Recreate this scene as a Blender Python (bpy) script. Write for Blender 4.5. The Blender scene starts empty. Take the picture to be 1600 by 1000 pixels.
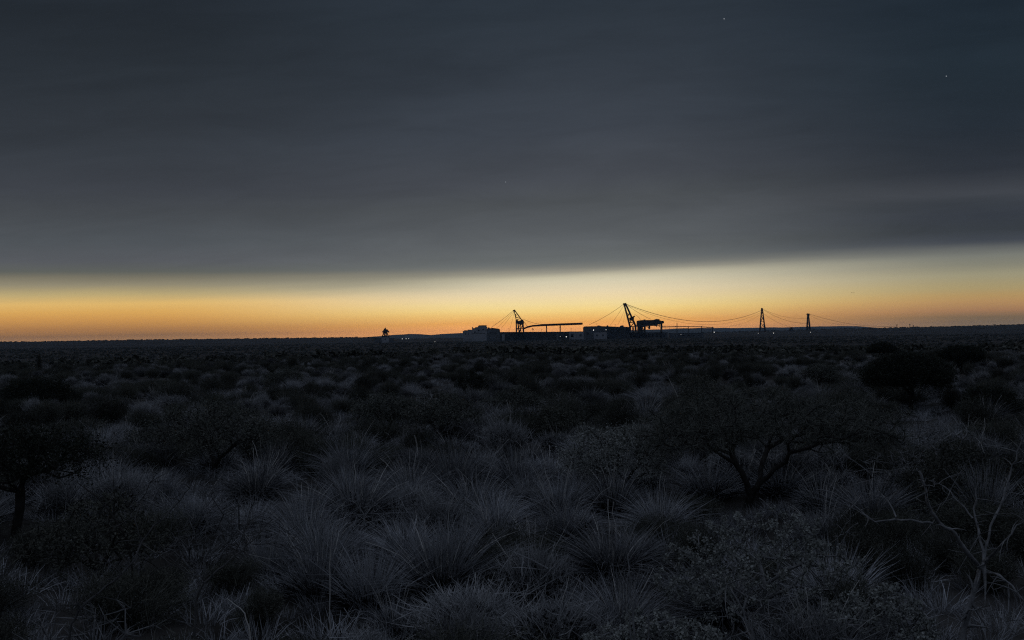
import bpy, math
import numpy as np
from mathutils import Matrix, Vector, Euler

C = bpy.context.scene
COL = C.collection
rng = np.random.default_rng(11)
R = math.radians

# ------------------------------------------------------------------ camera
EYE = 2.6
FPX = 1556.0                       # focal length in pixels of the 1600 px wide photograph
cam = bpy.data.cameras.new('camera'); camo = bpy.data.objects.new('camera', cam); COL.objects.link(camo)
cam.sensor_width = 36.0; cam.lens = 36.0 * FPX / 1600.0
cam.clip_start = 0.1; cam.clip_end = 80000
ROLL = R(-0.9); PITCH = R(0.9)
camo.matrix_world = Matrix.Translation((0, 0, EYE)) @ Euler((R(90) + PITCH, 0, 0)).to_matrix().to_4x4() @ Matrix.Rotation(ROLL, 4, 'Z')
C.camera = camo
CM = np.array(camo.matrix_world.to_3x3())

# ------------------------------------------------------------------ world sky (dusk, thin cloud sheet over an afterglow)
def lin(c):
    out = []
    for v in c:
        v = v / 255.0
        out.append(v / 12.92 if v <= 0.04045 else ((v + 0.055) / 1.055) ** 2.4)
    return out
world = bpy.data.worlds.new('World'); C.world = world; world.use_nodes = True
nt = world.node_tree; nt.nodes.clear()
def N(t, **k):
    n = nt.nodes.new(t)
    for a, b in k.items(): setattr(n, a, b)
    return n
def M(op, a, b=None, c=None, clamp=False):
    n = N('ShaderNodeMath', operation=op, use_clamp=clamp)
    for i, v in enumerate((a, b, c)):
        if v is None: continue
        if isinstance(v, (int, float)): n.inputs[i].default_value = v
        else: nt.links.new(v, n.inputs[i])
    return n.outputs[0]
tc = N('ShaderNodeTexCoord'); sep = N('ShaderNodeSeparateXYZ'); nt.links.new(tc.outputs['Generated'], sep.inputs[0])
X, Y, Z = sep.outputs
hyp = M('SQRT', M('ADD', M('MULTIPLY', X, X), M('MULTIPLY', Y, Y)))
az = M('ARCTAN2', X, Y)
absaz = M('ABSOLUTE', az)
te = M('MULTIPLY', M('DIVIDE', M('DIVIDE', Z, M('MAXIMUM', hyp, 0.02)), M('COSINE', M('MINIMUM', absaz, 0.6))), FPX)      # "pixels" above the horizon
# slow wander of the cloud base and streaks
cmb = N('ShaderNodeCombineXYZ')
nt.links.new(M('MULTIPLY', az, 1.0), cmb.inputs[0]); nt.links.new(M('MULTIPLY', te, 0.006), cmb.inputs[1])
n1 = N('ShaderNodeTexNoise'); n1.inputs['Scale'].default_value = 2.2; n1.inputs['Detail'].default_value = 4; n1.inputs['Roughness'].default_value = 0.5
nt.links.new(cmb.outputs[0], n1.inputs['Vector'])
cmb2 = N('ShaderNodeCombineXYZ')
nt.links.new(M('MULTIPLY', az, 1.6), cmb2.inputs[0]); nt.links.new(M('MULTIPLY', M('SUBTRACT', te, M('MULTIPLY', az, 60)), 0.014), cmb2.inputs[1])
n2 = N('ShaderNodeTexNoise'); n2.inputs['Scale'].default_value = 1.5; n2.inputs['Detail'].default_value = 6; n2.inputs['Roughness'].default_value = 0.6
nt.links.new(cmb2.outputs[0], n2.inputs['Vector'])
# cloud-base height against azimuth
mr = N('ShaderNodeMapRange'); nt.links.new(az, mr.inputs[0]); mr.inputs[1].default_value = -0.6; mr.inputs[2].default_value = 0.6; mr.inputs[3].default_value = 0; mr.inputs[4].default_value = 1
fc = N('ShaderNodeFloatCurve'); nt.links.new(mr.outputs[0], fc.inputs[1])
cv = fc.mapping.curves[0]
def azf(px): return (math.atan((px - 800) / FPX) + 0.6) / 1.2
pts = [(0.0, 112), (azf(0), 107), (azf(300), 103), (azf(600), 101), (azf(850), 105), (azf(1100), 112), (azf(1350), 121), (azf(1600), 127), (1.0, 132)]
cv.points[0].location = (pts[0][0], pts[0][1] / 200); cv.points[1].location = (pts[-1][0], pts[-1][1] / 200)
for a, b in pts[1:-1]: cv.points.new(a, b / 200)
fc.mapping.update()
hb = M('MULTIPLY', fc.outputs[0], 200.0)
hp = M('ADD', M('MULTIPLY', M('DIVIDE', te, hb), 106.0), M('ADD', M('MULTIPLY', M('SUBTRACT', n1.outputs[0], 0.5), 8.0), M('MULTIPLY', M('SUBTRACT', n2.outputs[0], 0.5), 12.0)))
HMAX = 1400.0
# compress so that low elevations have most of the ramp: fac = (h/HMAX)^0.5
fac = M('POWER', M('DIVIDE', M('MAXIMUM', hp, 0.0), HMAX, clamp=True), 0.5)
HAZE_D = 6e-5; AMB = np.array(lin((60, 69, 84)))
def behind_haze(h, c):
    # colour the sky itself has, so that it reads as c through the evening haze
    T = math.exp(-HAZE_D * min(10200.0, 64.0 * FPX / max(h, 1.0))); return [max((v - (1 - T) * a) / T, 0.0) * 0.4 for v, a in zip(lin(c), AMB)]
def ramp(stops):
    r = N('ShaderNodeValToRGB'); r.color_ramp.interpolation = 'LINEAR'
    el = r.color_ramp.elements
    st = sorted(stops)
    while len(el) > 1: el.remove(el[-1])
    el[0].position = (max(st[0][0], 0) / HMAX) ** 0.5; el[0].color = behind_haze(*st[0]) + [1]
    for h, c in st[1:]:
        e = el.new((min(h, HMAX) / HMAX) ** 0.5); e.color = behind_haze(h, c) + [1]
    nt.links.new(fac, r.inputs[0]); return r.outputs[0]
up = [(760, (48, 57, 69)), (1400, (90, 98, 111))]
center = [(0, (226, 158, 104)), (9, (226, 157, 100)), (19, (228, 166, 95)), (32, (238, 196, 120)), (39, (242, 210, 136)), (49, (240, 216, 156)), (59, (236, 214, 167)),
          (69, (229, 212, 175)), (84, (212, 203, 175)), (91, (196, 189, 164)), (99, (150, 147, 134)), (106, (121, 122, 117)), (115, (106, 110, 110)), (124, (101, 105, 106)),
          (144, (94, 98, 101)), (180, (84, 88, 92)), (210, (77, 81, 85)), (244, (71, 75, 82)), (324, (61, 67, 76)), (424, (51, 58, 67)), (524, (44, 52, 61))] + up
left = [(0, (176, 138, 110)), (5, (150, 115, 88)), (12, (142, 108, 82)), (22, (168, 122, 80)), (37, (203, 150, 85)), (47, (216, 166, 92)), (61, (222, 182, 110)),
        (76, (190, 170, 120)), (91, (147, 139, 116)), (103, (118, 114, 100)), (111, (95, 98, 94)), (127, (89, 92, 97)), (157, (80, 85, 90)), (210, (68, 72, 77)), (244, (62, 66, 73)), (300, (54, 59, 66)), (424, (43, 49, 56)), (524, (36, 42, 49))] + up
right = [(0, (116, 102, 90)), (6, (120, 105, 92)), (15, (116, 100, 84)), (23, (155, 118, 90)), (35, (175, 138, 95)), (44, (175, 145, 98)), (56, (166, 150, 110)),
         (69, (154, 148, 122)), (82, (131, 130, 116)), (94, (120, 122, 115)), (106, (96, 99, 99)), (115, (66, 71, 79)), (130, (55, 60, 66)), (150, (54, 59, 67)),
         (166, (58, 63, 70)), (178, (66, 70, 77)), (190, (60, 64, 71)), (210, (46, 51, 59)), (270, (38, 46, 55)), (340, (35, 45, 54)), (440, (32, 42, 52))] + up
rc, rl, rr = ramp(center), ramp(left), ramp(right)
def mixc(f, a, b):
    m = N('ShaderNodeMix', data_type='RGBA'); nt.links.new(f, m.inputs[0]); nt.links.new(a, m.inputs[6])
    if isinstance(b, (list, tuple)): m.inputs[7].default_value = b
    else: nt.links.new(b, m.inputs[7])
    return m.outputs[2]
def mapr(v, a, b, smooth=True):
    m = N('ShaderNodeMapRange', clamp=True); m.interpolation_type = 'SMOOTHSTEP' if smooth else 'LINEAR'
    nt.links.new(v, m.inputs[0]); m.inputs[1].default_value = a; m.inputs[2].default_value = b; return m.outputs[0]
fl = mapr(az, 0.0, -0.36); fr = mapr(az, 0.08, 0.46)
sky = mixc(fl, rc, rl); sky = mixc(fr, sky, rr)
# a thinner khaki shelf of cloud hangs under the sheet on the left
lobe = M('MULTIPLY', M('MULTIPLY', mapr(M('ADD', hp, M('MULTIPLY', M('SUBTRACT', n2.outputs[0], 0.5), 18.0)), 56, 92), M('SUBTRACT', 1.0, mapr(hp, 95, 112))), M('MULTIPLY', M('MULTIPLY', mapr(az, 0.06, -0.17), 0.5), M('SUBTRACT', 1.0, M('MULTIPLY', mapr(az, -0.16, -0.42), 0.85))))
sky = mixc(lobe, sky, [v * 0.4 for v in lin((124, 121, 106))] + [1])
# behind the camera the sky has no afterglow: even blue-grey
sky = mixc(mapr(absaz, 0.75, 1.8), sky, [v * 0.4 for v in lin((62, 69, 81))] + [1])
# overhead, out of view: blue-grey sheet brightened to light the plant tops from above
sky = mixc(mapr(Z, 0.36, 0.9), sky, [v * 0.4 for v in lin((108, 117, 134))] + [1])
# cloud streaks
n3 = N('ShaderNodeTexNoise'); n3.inputs['Scale'].default_value = 3.2; n3.inputs['Detail'].default_value = 7; n3.inputs['Roughness'].default_value = 0.62; n3.inputs['Distortion'].default_value = 0.6
cmb3 = N('ShaderNodeCombineXYZ'); nt.links.new(M('MULTIPLY', az, 2.0), cmb3.inputs[0]); nt.links.new(M('MULTIPLY', M('SUBTRACT', te, M('MULTIPLY', az, 60)), 0.0062), cmb3.inputs[1]); nt.links.new(cmb3.outputs[0], n3.inputs['Vector'])
cm_ = mapr(hp, 96, 130)
st = M('ADD', M('MULTIPLY', M('SUBTRACT', n3.outputs[0], 0.5), 0.42), M('ADD', M('MULTIPLY', M('SUBTRACT', n2.outputs[0], 0.5), 0.22), M('MULTIPLY', M('SUBTRACT', n1.outputs[0], 0.5), 0.26)))
gain = M('ADD', M('MULTIPLY', st, cm_), 1.0)
vm = N('ShaderNodeVectorMath', operation='SCALE'); nt.links.new(sky, vm.inputs[0]); nt.links.new(gain, vm.inputs['Scale'])
bg = N('ShaderNodeBackground'); nt.links.new(vm.outputs[0], bg.inputs[0]); bg.inputs[1].default_value = 2.5
wo = N('ShaderNodeOutputWorld'); nt.links.new(bg.outputs[0], wo.inputs[0])
world.cycles.sampling_method = 'MANUAL'; world.cycles.sample_map_resolution = 1024

# the sun has set behind the mine; what is left is a broad, faint glow
sl = bpy.data.lights.new('sun', 'SUN'); sl.energy = 0.012; sl.angle = R(25); sl.color = (1.0, 0.72, 0.42)
so = bpy.data.objects.new('sun', sl); COL.objects.link(so); so.rotation_euler = Euler((R(-88), 0, 0)); so.location = (0, 0, 60)

vs = C.view_settings
vs.view_transform = 'Standard'; vs.look = 'None'; vs.exposure = 0; vs.gamma = 1; vs.use_curve_mapping = False
C.cycles.use_denoising = False; C.cycles.use_adaptive_sampling = False; C.cycles.filter_width = 1.2
C.cycles.max_bounces = 5; C.cycles.diffuse_bounces = 1; C.cycles.volume_bounces = 0; C.cycles.transparent_max_bounces = 8

# ------------------------------------------------------------------ helpers
def ray(px, py):
    v = CM @ np.array([(px - 800) / FPX, (500 - py) / FPX, -1.0]); return v
def P(px, py, d):
    v = ray(px, py); v = v / v[1]; return np.array([v[0] * d, d, EYE + v[2] * d])
def horizon(px): return 524.5 - (px - 800) * math.tan(-ROLL)

def mat(name, col, col2=None, scale=3.0, rough=0.9, trans=0.0, detail=3.0, bump=0.0, objvar=0.0, coord='Object', isl=0.0):
    m = bpy.data.materials.new(name); m.use_nodes = True
    t = m.node_tree; b = t.nodes['Principled BSDF']
    b.inputs['Roughness'].default_value = rough
    b.inputs['Specular IOR Level'].default_value = 0.2
    b.inputs['Base Color'].default_value = tuple(col) + (1,)
    if col2 is not None:
        c = t.nodes.new('ShaderNodeTexCoord'); n = t.nodes.new('ShaderNodeTexNoise')
        n.inputs['Scale'].default_value = scale; n.inputs['Detail'].default_value = detail
        t.links.new(c.outputs[coord], n.inputs['Vector'])
        r = t.nodes.new('ShaderNodeValToRGB'); r.color_ramp.elements[0].position = 0.35; r.color_ramp.elements[1].position = 0.65
        r.color_ramp.elements[0].color = tuple(col) + (1,); r.color_ramp.elements[1].color = tuple(col2) + (1,)
        t.links.new(n.outputs[0], r.inputs[0]); out = r.outputs[0]
        if objvar:
            oi = t.nodes.new('ShaderNodeObjectInfo'); mm = t.nodes.new('ShaderNodeMapRange')
            mm.inputs[3].default_value = 1 - objvar; mm.inputs[4].default_value = 1 + objvar
            t.links.new(oi.outputs['Random'], mm.inputs[0])
            v = t.nodes.new('ShaderNodeVectorMath'); v.operation = 'SCALE'
            t.links.new(out, v.inputs[0]); t.links.new(mm.outputs[0], v.inputs['Scale']); out = v.outputs[0]
        t.links.new(out, b.inputs['Base Color'])
        if isl:
            ge = t.nodes.new('ShaderNodeNewGeometry'); mm = t.nodes.new('ShaderNodeMath'); mm.operation = 'POWER'; mm.inputs[1].default_value = 3.4
            t.links.new(ge.outputs['Random Per Island'], mm.inputs[0]); m2 = t.nodes.new('ShaderNodeMapRange'); m2.inputs[3].default_value = 1 - isl; m2.inputs[4].default_value = 1 + isl * 2.2
            t.links.new(mm.outputs[0], m2.inputs[0]); v = t.nodes.new('ShaderNodeVectorMath'); v.operation = 'SCALE'
            t.links.new(out, v.inputs[0]); t.links.new(m2.outputs[0], v.inputs['Scale']); out = v.outputs[0]
        if bump:
            bu = t.nodes.new('ShaderNodeBump'); bu.inputs['Strength'].default_value = bump
            t.links.new(n.outputs[0], bu.inputs['Height']); t.links.new(bu.outputs[0], b.inputs['Normal'])
    return m

def emit(name, col, s):
    m = bpy.data.materials.new(name); m.use_nodes = True; t = m.node_tree
    e = t.nodes.new('ShaderNodeEmission'); e.inputs[0].default_value = tuple(col) + (1,); e.inputs[1].default_value = s
    t.links.new(e.outputs[0], t.nodes['Material Output'].inputs[0]); return m

class MB:
    def __init__(s): s.v = []; s.f = []; s.n = 0
    def add(s, v, f):
        v = np.asarray(v, float).reshape(-1, 3); f = np.asarray(f, int)
        s.v.append(v); s.f.append(f + s.n); s.n += len(v)
    def ribbons(s, paths, widths, side=None):
        # paths (n,k,3), widths (n,k)
        n, k, _ = paths.shape
        t = paths[:, -1] - paths[:, 0]; t /= np.linalg.norm(t, axis=1, keepdims=True) + 1e-9
        r = rng.normal(size=(n, 3)); sd = np.cross(t, r); sd /= np.linalg.norm(sd, axis=1, keepdims=True) + 1e-9
        o = sd[:, None, :] * widths[:, :, None] * 0.5
        v = np.stack([paths - o, paths + o], axis=2).reshape(-1, 3)
        idx = (np.arange(n)[:, None] * k + np.arange(k - 1)[None]).reshape(-1)
        f = np.stack([2 * idx, 2 * idx + 1, 2 * idx + 3, 2 * idx + 2], axis=1)
        s.add(v, f)
    def quads(s, c, a, b):
        # leaf quads: centre c, half axes a, b (n,3): a pointed rhomb
        v = np.stack([c - a, c - b, c + a, c + b], axis=1).reshape(-1, 3)
        i = np.arange(len(c))[:, None] * 4 + np.arange(4)[None]
        s.add(v, i)
    def tube(s, pts, rad, sides=5):
        pts = np.asarray(pts, float); k = len(pts); rad = np.broadcast_to(np.asarray(rad, float), (k,))
        d = np.gradient(pts, axis=0); d /= np.linalg.norm(d, axis=1, keepdims=True) + 1e-9
        ref = np.array([0.31, 0.17, 0.93]);
        if abs(d.mean(0) @ ref) > 0.9: ref = np.array([0.93, 0.2, 0.1])
        a = np.cross(d, ref); a /= np.linalg.norm(a, axis=1, keepdims=True) + 1e-9
        b = np.cross(d, a)
        th = np.arange(sides) * 2 * math.pi / sides
        ring = pts[:, None, :] + rad[:, None, None] * (np.cos(th)[None, :, None] * a[:, None, :] + np.sin(th)[None, :, None] * b[:, None, :])
        v = ring.reshape(-1, 3); f = []
        for i in range(k - 1):
            for j in range(sides):
                j2 = (j + 1) % sides
                f.append((i * sides + j, i * sides + j2, (i + 1) * sides + j2, (i + 1) * sides + j))
        s.add(v, f)
        s.add(np.vstack([ring[0], ring[-1], pts[0], pts[-1]]),
              [(j, (j + 1) % sides, 2 * sides, 2 * sides) for j in range(sides)] + [(sides + j, sides + (j + 1) % sides, 2 * sides + 1, 2 * sides + 1) for j in range(sides)])
    def box(s, x0, x1, y0, y1, z0, z1):
        v = [(x, y, z) for x in (x0, x1) for y in (y0, y1) for z in (z0, z1)]
        s.add(v, [(0, 1, 3, 2), (4, 6, 7, 5), (0, 4, 5, 1), (2, 3, 7, 6), (0, 2, 6, 4), (1, 5, 7, 3)])
    def beam(s, a, b, w):
        a = np.asarray(a, float); b = np.asarray(b, float); d = b - a; d /= np.linalg.norm(d)
        u = np.cross(d, (0.0, 1.0, 0.0))
        if np.linalg.norm(u) < 0.1: u = np.cross(d, (1.0, 0, 0))
        u /= np.linalg.norm(u); w2 = np.cross(d, u)
        v = [p + i * u * w / 2 + j * w2 * w / 2 for p in (a, b) for i, j in ((-1, -1), (1, -1), (1, 1), (-1, 1))]
        s.add(v, [(0, 1, 2, 3), (4, 7, 6, 5), (0, 4, 5, 1), (1, 5, 6, 2), (2, 6, 7, 3), (3, 7, 4, 0)])
    def prism(s, poly, y0, y1):
        # poly: list of (x,z) outline, extruded in y
        n = len(poly); v = [(x, y0, z) for x, z in poly] + [(x, y1, z) for x, z in poly]
        s.v.append(np.asarray(v, float)); b = s.n; s.n += 2 * n
        s.f.append([tuple(b + i for i in range(n)), tuple(b + n + i for i in reversed(range(n)))] + [(b + i, b + n + i, b + n + (i + 1) % n, b + (i + 1) % n) for i in range(n)])
    def mesh(s, name, m):
        me = bpy.data.meshes.new(name); V = np.vstack(s.v)
        F = []; 
        if all(isinstance(f, np.ndarray) and f.shape[1] == 4 for f in s.f):
            F = np.vstack(s.f)
            me.vertices.add(len(V)); me.vertices.foreach_set('co', V.astype(np.float32).ravel())
            tri = F[:, 2] == F[:, 3]
            if tri.any():
                loops = np.concatenate([F[~tri].ravel(), F[tri][:, :3].ravel()]); nq = (~tri).sum(); ntri = tri.sum()
                starts = np.concatenate([np.arange(nq) * 4, nq * 4 + np.arange(ntri) * 3])
            else:
                loops = F.ravel(); starts = np.arange(len(F)) * 4
            me.loops.add(len(loops)); me.loops.foreach_set('vertex_index', loops.astype(np.int32))
            me.polygons.add(len(F)); me.polygons.foreach_set('loop_start', starts.astype(np.int32))
            me.update(calc_edges=True); me.validate()
        else:
            for f in s.f:
                for q in f:
                    q = [int(i) for i in q]
                    if len(q) == 4 and q[2] == q[3]: q = q[:3]
                    F.append(q)
            me.from_pydata([tuple(p) for p in V], [], F); me.update()
        me.materials.append(m); return me
    def obj(s, name, m, parent=None, smooth=False):
        me = s.mesh(name, m)
        if smooth: me.polygons.foreach_set('use_smooth', [True] * len(me.polygons))
        o = bpy.data.objects.new(name, me); COL.objects.link(o)
        if parent is not None: o.parent = parent
        return o
def tag(o, label=None, cat=None, group=None, kind=None):
    if label: o['label'] = label
    if cat: o['category'] = cat
    if group: o['group'] = group
    if kind: o['kind'] = kind
    return o
def empty(name, loc, label, cat, group=None):
    o = bpy.data.objects.new(name, None); COL.objects.link(o); o.location = tuple(float(v) for v in loc); return tag(o, label, cat, group)
def copy_tree(o, parent=None):
    c = o.copy(); COL.objects.link(c)
    if parent is not None: c.parent = parent
    for ch in [k for k in KIDS.get(o.name, [])]: copy_tree(ch, c)
    return c
KIDS = {}

# ------------------------------------------------------------------ terrain
def sstep(a, b, x):
    t = np.clip((x - a) / (b - a), 0, 1); return t * t * (3 - 2 * t)
RID_PX = [-400, 0, 400, 560, 620, 700, 1000, 1100, 1190, 1300, 1380, 1450, 1600, 2000]
RID_H = [2.0, 2.0, 1.7, 0.8, -1.5, -1.8, -2.0, 0.0, 1.0, 2.0, 2.6, 3.2, 4.4, 5.0]
def terrain(x, y):
    x = np.asarray(x, float); y = np.asarray(y, float)
    r = np.hypot(x, y); a = np.arctan2(x, y); px = np.where(np.abs(a) < 1.2, 800 + FPX * np.tan(np.clip(a, -1.2, 1.2)), np.where(a > 0, 2000, -400))
    und = 0.10 * np.sin(x * 0.35 + 1.3) * np.cos(y * 0.27) + 0.07 * np.sin(x * 0.9 + y * 0.6) + 0.04 * np.sin(1.9 * x - 1.3 * y)
    und2 = 0.22 * np.sin(x * 0.07 + 2) * np.sin(y * 0.06 + 1)
    z = und * np.exp(-r / 160) + und2 * sstep(20, 60, r)
    z = z - 6.4 * sstep(85, 380, r)
    z = z + 0.35 * np.sin(x * 0.011 + y * 0.007) * sstep(300, 700, r)
    rid = EYE + np.interp(px, RID_PX, RID_H) / FPX * 2800
    z = z + (rid + 6.4) * sstep(1900, 2800, r)
    z = z - 14 * sstep(2850, 4200, r) - np.maximum(rid - EYE, -4) * sstep(2850, 4200, r)
    return z
azs = np.concatenate([np.arange(-180, -36, 4.0), np.arange(-36, 36, 0.3), np.arange(36, 180, 4.0)]) * math.pi / 180
rs = np.concatenate([[0.0], np.arange(0.8, 30, 0.5), np.geomspace(30, 2700, 170), np.linspace(2720, 3400, 14), np.geomspace(3600, 10000, 12)])
A, RR = np.meshgrid(azs, rs, indexing='ij'); XX = RR * np.sin(A); YY = RR * np.cos(A); ZZ = terrain(XX, YY)
na, nr = A.shape
V = np.stack([XX, YY, ZZ], -1).reshape(-1, 3)
ia, ir = np.meshgrid(np.arange(na), np.arange(nr - 1), indexing='ij'); ib = (ia + 1) % na
F = np.stack([ia * nr + ir, ia * nr + ir + 1, ib * nr + ir + 1, ib * nr + ir], -1).reshape(-1, 4)

def ground_mat():
    m = bpy.data.materials.new('dry_veld_soil'); m.use_nodes = True; t = m.node_tree; b = t.nodes['Principled BSDF']
    b.inputs['Roughness'].default_value = 1; b.inputs['Specular IOR Level'].default_value = 0.05
    c = t.nodes.new('ShaderNodeTexCoord')
    def noise(s, d, ro=0.6):
        n = t.nodes.new('ShaderNodeTexNoise'); n.inputs['Scale'].default_value = s; n.inputs['Detail'].default_value = d; n.inputs['Roughness'].default_value = ro
        t.links.new(c.outputs['Object'], n.inputs['Vector']); return n.outputs[0]
    r = t.nodes.new('ShaderNodeValToRGB'); e = r.color_ramp.elements
    e[0].position = 0.38; e[0].color = (0.022, 0.02, 0.017, 1); e[1].position = 0.6; e[1].color = (0.11, 0.103, 0.095, 1)
    t.links.new(noise(0.35, 8), r.inputs[0])
    r2 = t.nodes.new('ShaderNodeValToRGB'); e = r2.color_ramp.elements
    e[0].position = 0.35; e[0].color = (0.5, 0.5, 0.5, 1); e[1].position = 0.7; e[1].color = (1.15, 1.15, 1.15, 1)
    t.links.new(noise(0.012, 6), r2.inputs[0])
    mx = t.nodes.new('ShaderNodeMix'); mx.data_type = 'RGBA'; mx.blend_type = 'MULTIPLY'; mx.inputs[0].default_value = 1
    t.links.new(r.outputs[0], mx.inputs[6]); t.links.new(r2.outputs[0], mx.inputs[7]); t.links.new(mx.outputs[2], b.inputs['Base Color'])
    bu = t.nodes.new('ShaderNodeBump'); bu.inputs['Strength'].default_value = 0.6; bu.inputs['Distance'].default_value = 0.05
    t.links.new(noise(4, 6), bu.inputs['Height']); t.links.new(bu.outputs[0], b.inputs['Normal'])
    return m
g = MB(); g.add(V, F); tag(g.obj('ground', ground_mat(), smooth=True), kind='structure')

hillm = mat('far_hill', (0.05, 0.055, 0.05), (0.1, 0.1, 0.09), scale=0.004, rough=1)
def hill(pts, D, depth):
    b = MB(); xs = np.linspace(pts[0][0], pts[-1][0], 90)
    ys = np.interp(xs, [p[0] for p in pts], [p[1] for p in pts]) + 0.25 * np.sin(xs * 0.05) + 0.15 * np.sin(xs * 0.17 + 1)
    top = np.array([P(x, y, D) for x, y in zip(xs, ys)]); rows = []
    for k, (dd, fr_) in enumerate([(-depth, 0), (-depth * 0.6, 0.35), (-depth * 0.25, 0.8), (0, 1), (depth * 0.4, 1.0), (depth, 0)]):
        v = top.copy(); v[:, 1] += dd; v[:, 2] = -20 + (top[:, 2] + 20) * fr_ if fr_ < 1 else top[:, 2]; rows.append(v)
    V = np.array(rows).reshape(-1, 3); n = len(xs); f = []
    for k in range(5):
        for i in range(n - 1): f.append((k * n + i, k * n + i + 1, (k + 1) * n + i + 1, (k + 1) * n + i))
    b.add(V, f); return tag(b.obj('hill', hillm, smooth=True), kind='structure')
hill([(520, 531), (590, 525.5), (640, 521.5), (672, 523.2), (705, 521), (760, 519.8), (900, 518.6), (990, 516), (1060, 515.5), (1110, 517)], 6500, 900)
hill([(960, 522), (1010, 515), (1060, 513.5), (1100, 512.6), (1150, 512.2), (1190, 511.6), (1235, 511.8), (1262, 510.2), (1300, 509.4), (1338, 509.6), (1352, 511.0), (1372, 514.5), (1400, 517.5), (1440, 519)], 8500, 1100)

# ------------------------------------------------------------------ the mine, about 1.8 km away
steel = mat('dark_steel', (0.03, 0.03, 0.032), (0.05, 0.045, 0.04), scale=0.3, rough=0.6)
conc = mat('pale_concrete', (0.30, 0.31, 0.33), (0.42, 0.42, 0.43), scale=0.08, rough=0.9)
clad = mat('grey_cladding', (0.10, 0.11, 0.12), (0.16, 0.165, 0.17), scale=0.1, rough=0.7)
darkclad = mat('dark_cladding', (0.03, 0.034, 0.04), (0.055, 0.057, 0.06), scale=0.1, rough=0.7)
winm = mat('dark_window', (0.01, 0.012, 0.015), rough=0.3)
lamp_white = emit('lamp_white', (0.95, 0.93, 0.88), 1.2)
lamp_dim = emit('lamp_dim', (0.75, 0.73, 0.68), 0.8)
star_m = emit('star_light', (0.55, 0.6, 0.66), 0.45)
D0 = 1800.0
def S(px, py, dy=0.0, D=D0):
    p = P(px, py, D); return np.array([p[0], D + dy, p[2]])
def gz(px, D=D0):
    p = P(px, 500, D); return float(terrain(p[0], D))
def poly(pts, D=D0): return [(P(x, y, D)[0], P(x, y, D)[2]) for x, y in pts]
def building(px0, px1, tops, depth, m, label, cat='building', windows=(), lit=(), roofm=None, D=D0, name='building', group=None):
    zb = gz((px0 + px1) / 2, D) - 1.0
    o = empty(name, (P((px0 + px1) / 2, 500, D)[0], D, zb), label, cat, group); ox, oy, oz = o.location
    top = poly(tops, D); x0 = P(px0, 500, D)[0]; x1 = P(px1, 500, D)[0]
    pl = [(x0 - ox, 0)] + [(x - ox, z - oz) for x, z in top] + [(x1 - ox, 0)]
    b = MB(); b.prism(pl, 0, depth); w = b.obj('wall', m, o)
    r = MB()
    for (xa, za), (xb, zb2) in zip(top[:-1], top[1:]):
        if abs(xb - xa) < 1.5: continue
        s_ = (zb2 - za) / (xb - xa)
        r.add([(xa - ox - .3, -.5, za - oz + .02), (xb - ox + .3, -.5, zb2 - oz + .02), (xb - ox + .3, depth + .5, zb2 - oz + .02), (xa - ox - .3, depth + .5, za - oz + .02),
               (xa - ox - .3, -.5, za - oz + .5), (xb - ox + .3, -.5, zb2 - oz + .5), (xb - ox + .3, depth + .5, zb2 - oz + .5), (xa - ox - .3, depth + .5, za - oz + .5)],
              [(0, 3, 2, 1), (4, 5, 6, 7), (0, 1, 5, 4), (1, 2, 6, 5), (2, 3, 7, 6), (3, 0, 4, 7)])
    r.obj('roof', roofm or darkclad, o)
    for (wx, wy, ww, wh, mm) in [(a, b_, c, d, winm) for a, b_, c, d in windows] + [(a, b_, c, d, lamp_white) for a, b_, c, d in lit]:
        c = P(wx, wy, D); q = MB(); q.box(c[0] - ox - ww / 2, c[0] - ox + ww / 2, -.06, .1, c[2] - oz - wh / 2, c[2] - oz + wh / 2)
        wo_ = q.obj('window', mm, o)
        if mm is lamp_white: tag(wo_, 'small lit window')
    return o
building(723, 737.2, [(723, 517.6), (725.2, 517.6), (725.4, 516.4), (731, 516.4), (731.2, 515.4), (737.2, 515.6)], 18, conc, 'low grey block at the left end of the stepped plant buildings', windows=[(727, 522, 2.2, 2), (732, 522, 2.2, 2)])
building(737.4, 760.6, [(737.4, 511), (738.4, 511.2), (738.8, 513.2), (742, 513), (742.4, 511.8), (746.4, 511.4), (747, 509.8), (749, 508.7), (759.6, 508.5), (760, 510.6), (760.6, 511)], 26, conc, 'tallest pale stepped plant building with a raised roof block', windows=[(742, 519, 2.5, 3), (748, 516, 3, 2.5), (755, 515, 3, 2.5), (752, 522, 3, 2.5)])
building(760.8, 781, [(760.8, 515), (762, 511.8), (764, 512), (765.5, 513.4), (768, 512.6), (772, 513), (779.5, 514), (781, 515.2)], 20, clad, 'darker grey plant building with uneven roof right of the tall pale one', windows=[(766, 520, 2.5, 2), (774, 520, 2.5, 2)])
def tank(px, w, top, D, label, m):
    x = P(px, 500, D)[0]; zb = float(terrain(x, D)) - .5; r = w / FPX * D / 2; h = P(px, top, D)[2] - zb; o = empty('storage_tank', (x, D, zb), label, 'tank'); th = np.linspace(0, 2 * math.pi, 17)[:-1]
    b = MB(); b.tube([(0, 0, 0), (0, 0, h)], r, 16); b.obj('shell', m, o); b = MB(); b.tube([(0, 0, h), (0, 0, h + r * .25), (0, 0, h + r * .32)], [r * 1.03, r * .5, .1], 16); b.obj('roof', darkclad, o)
tank(786, 4, 522, 1770, 'squat pale tank at the left end of the long dark shed', conc)
tank(870.5, 3.2, 521.5, 1765, 'small grey tank under the right part of the conveyor boom', clad)
tank(898, 3, 520.5, 1765, 'small pale tank in front of the pale wide-doored shed', conc)
tank(1052, 3.4, 521, 1800, 'grey tank below the pipe bridge, left of its twin', clad)
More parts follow.
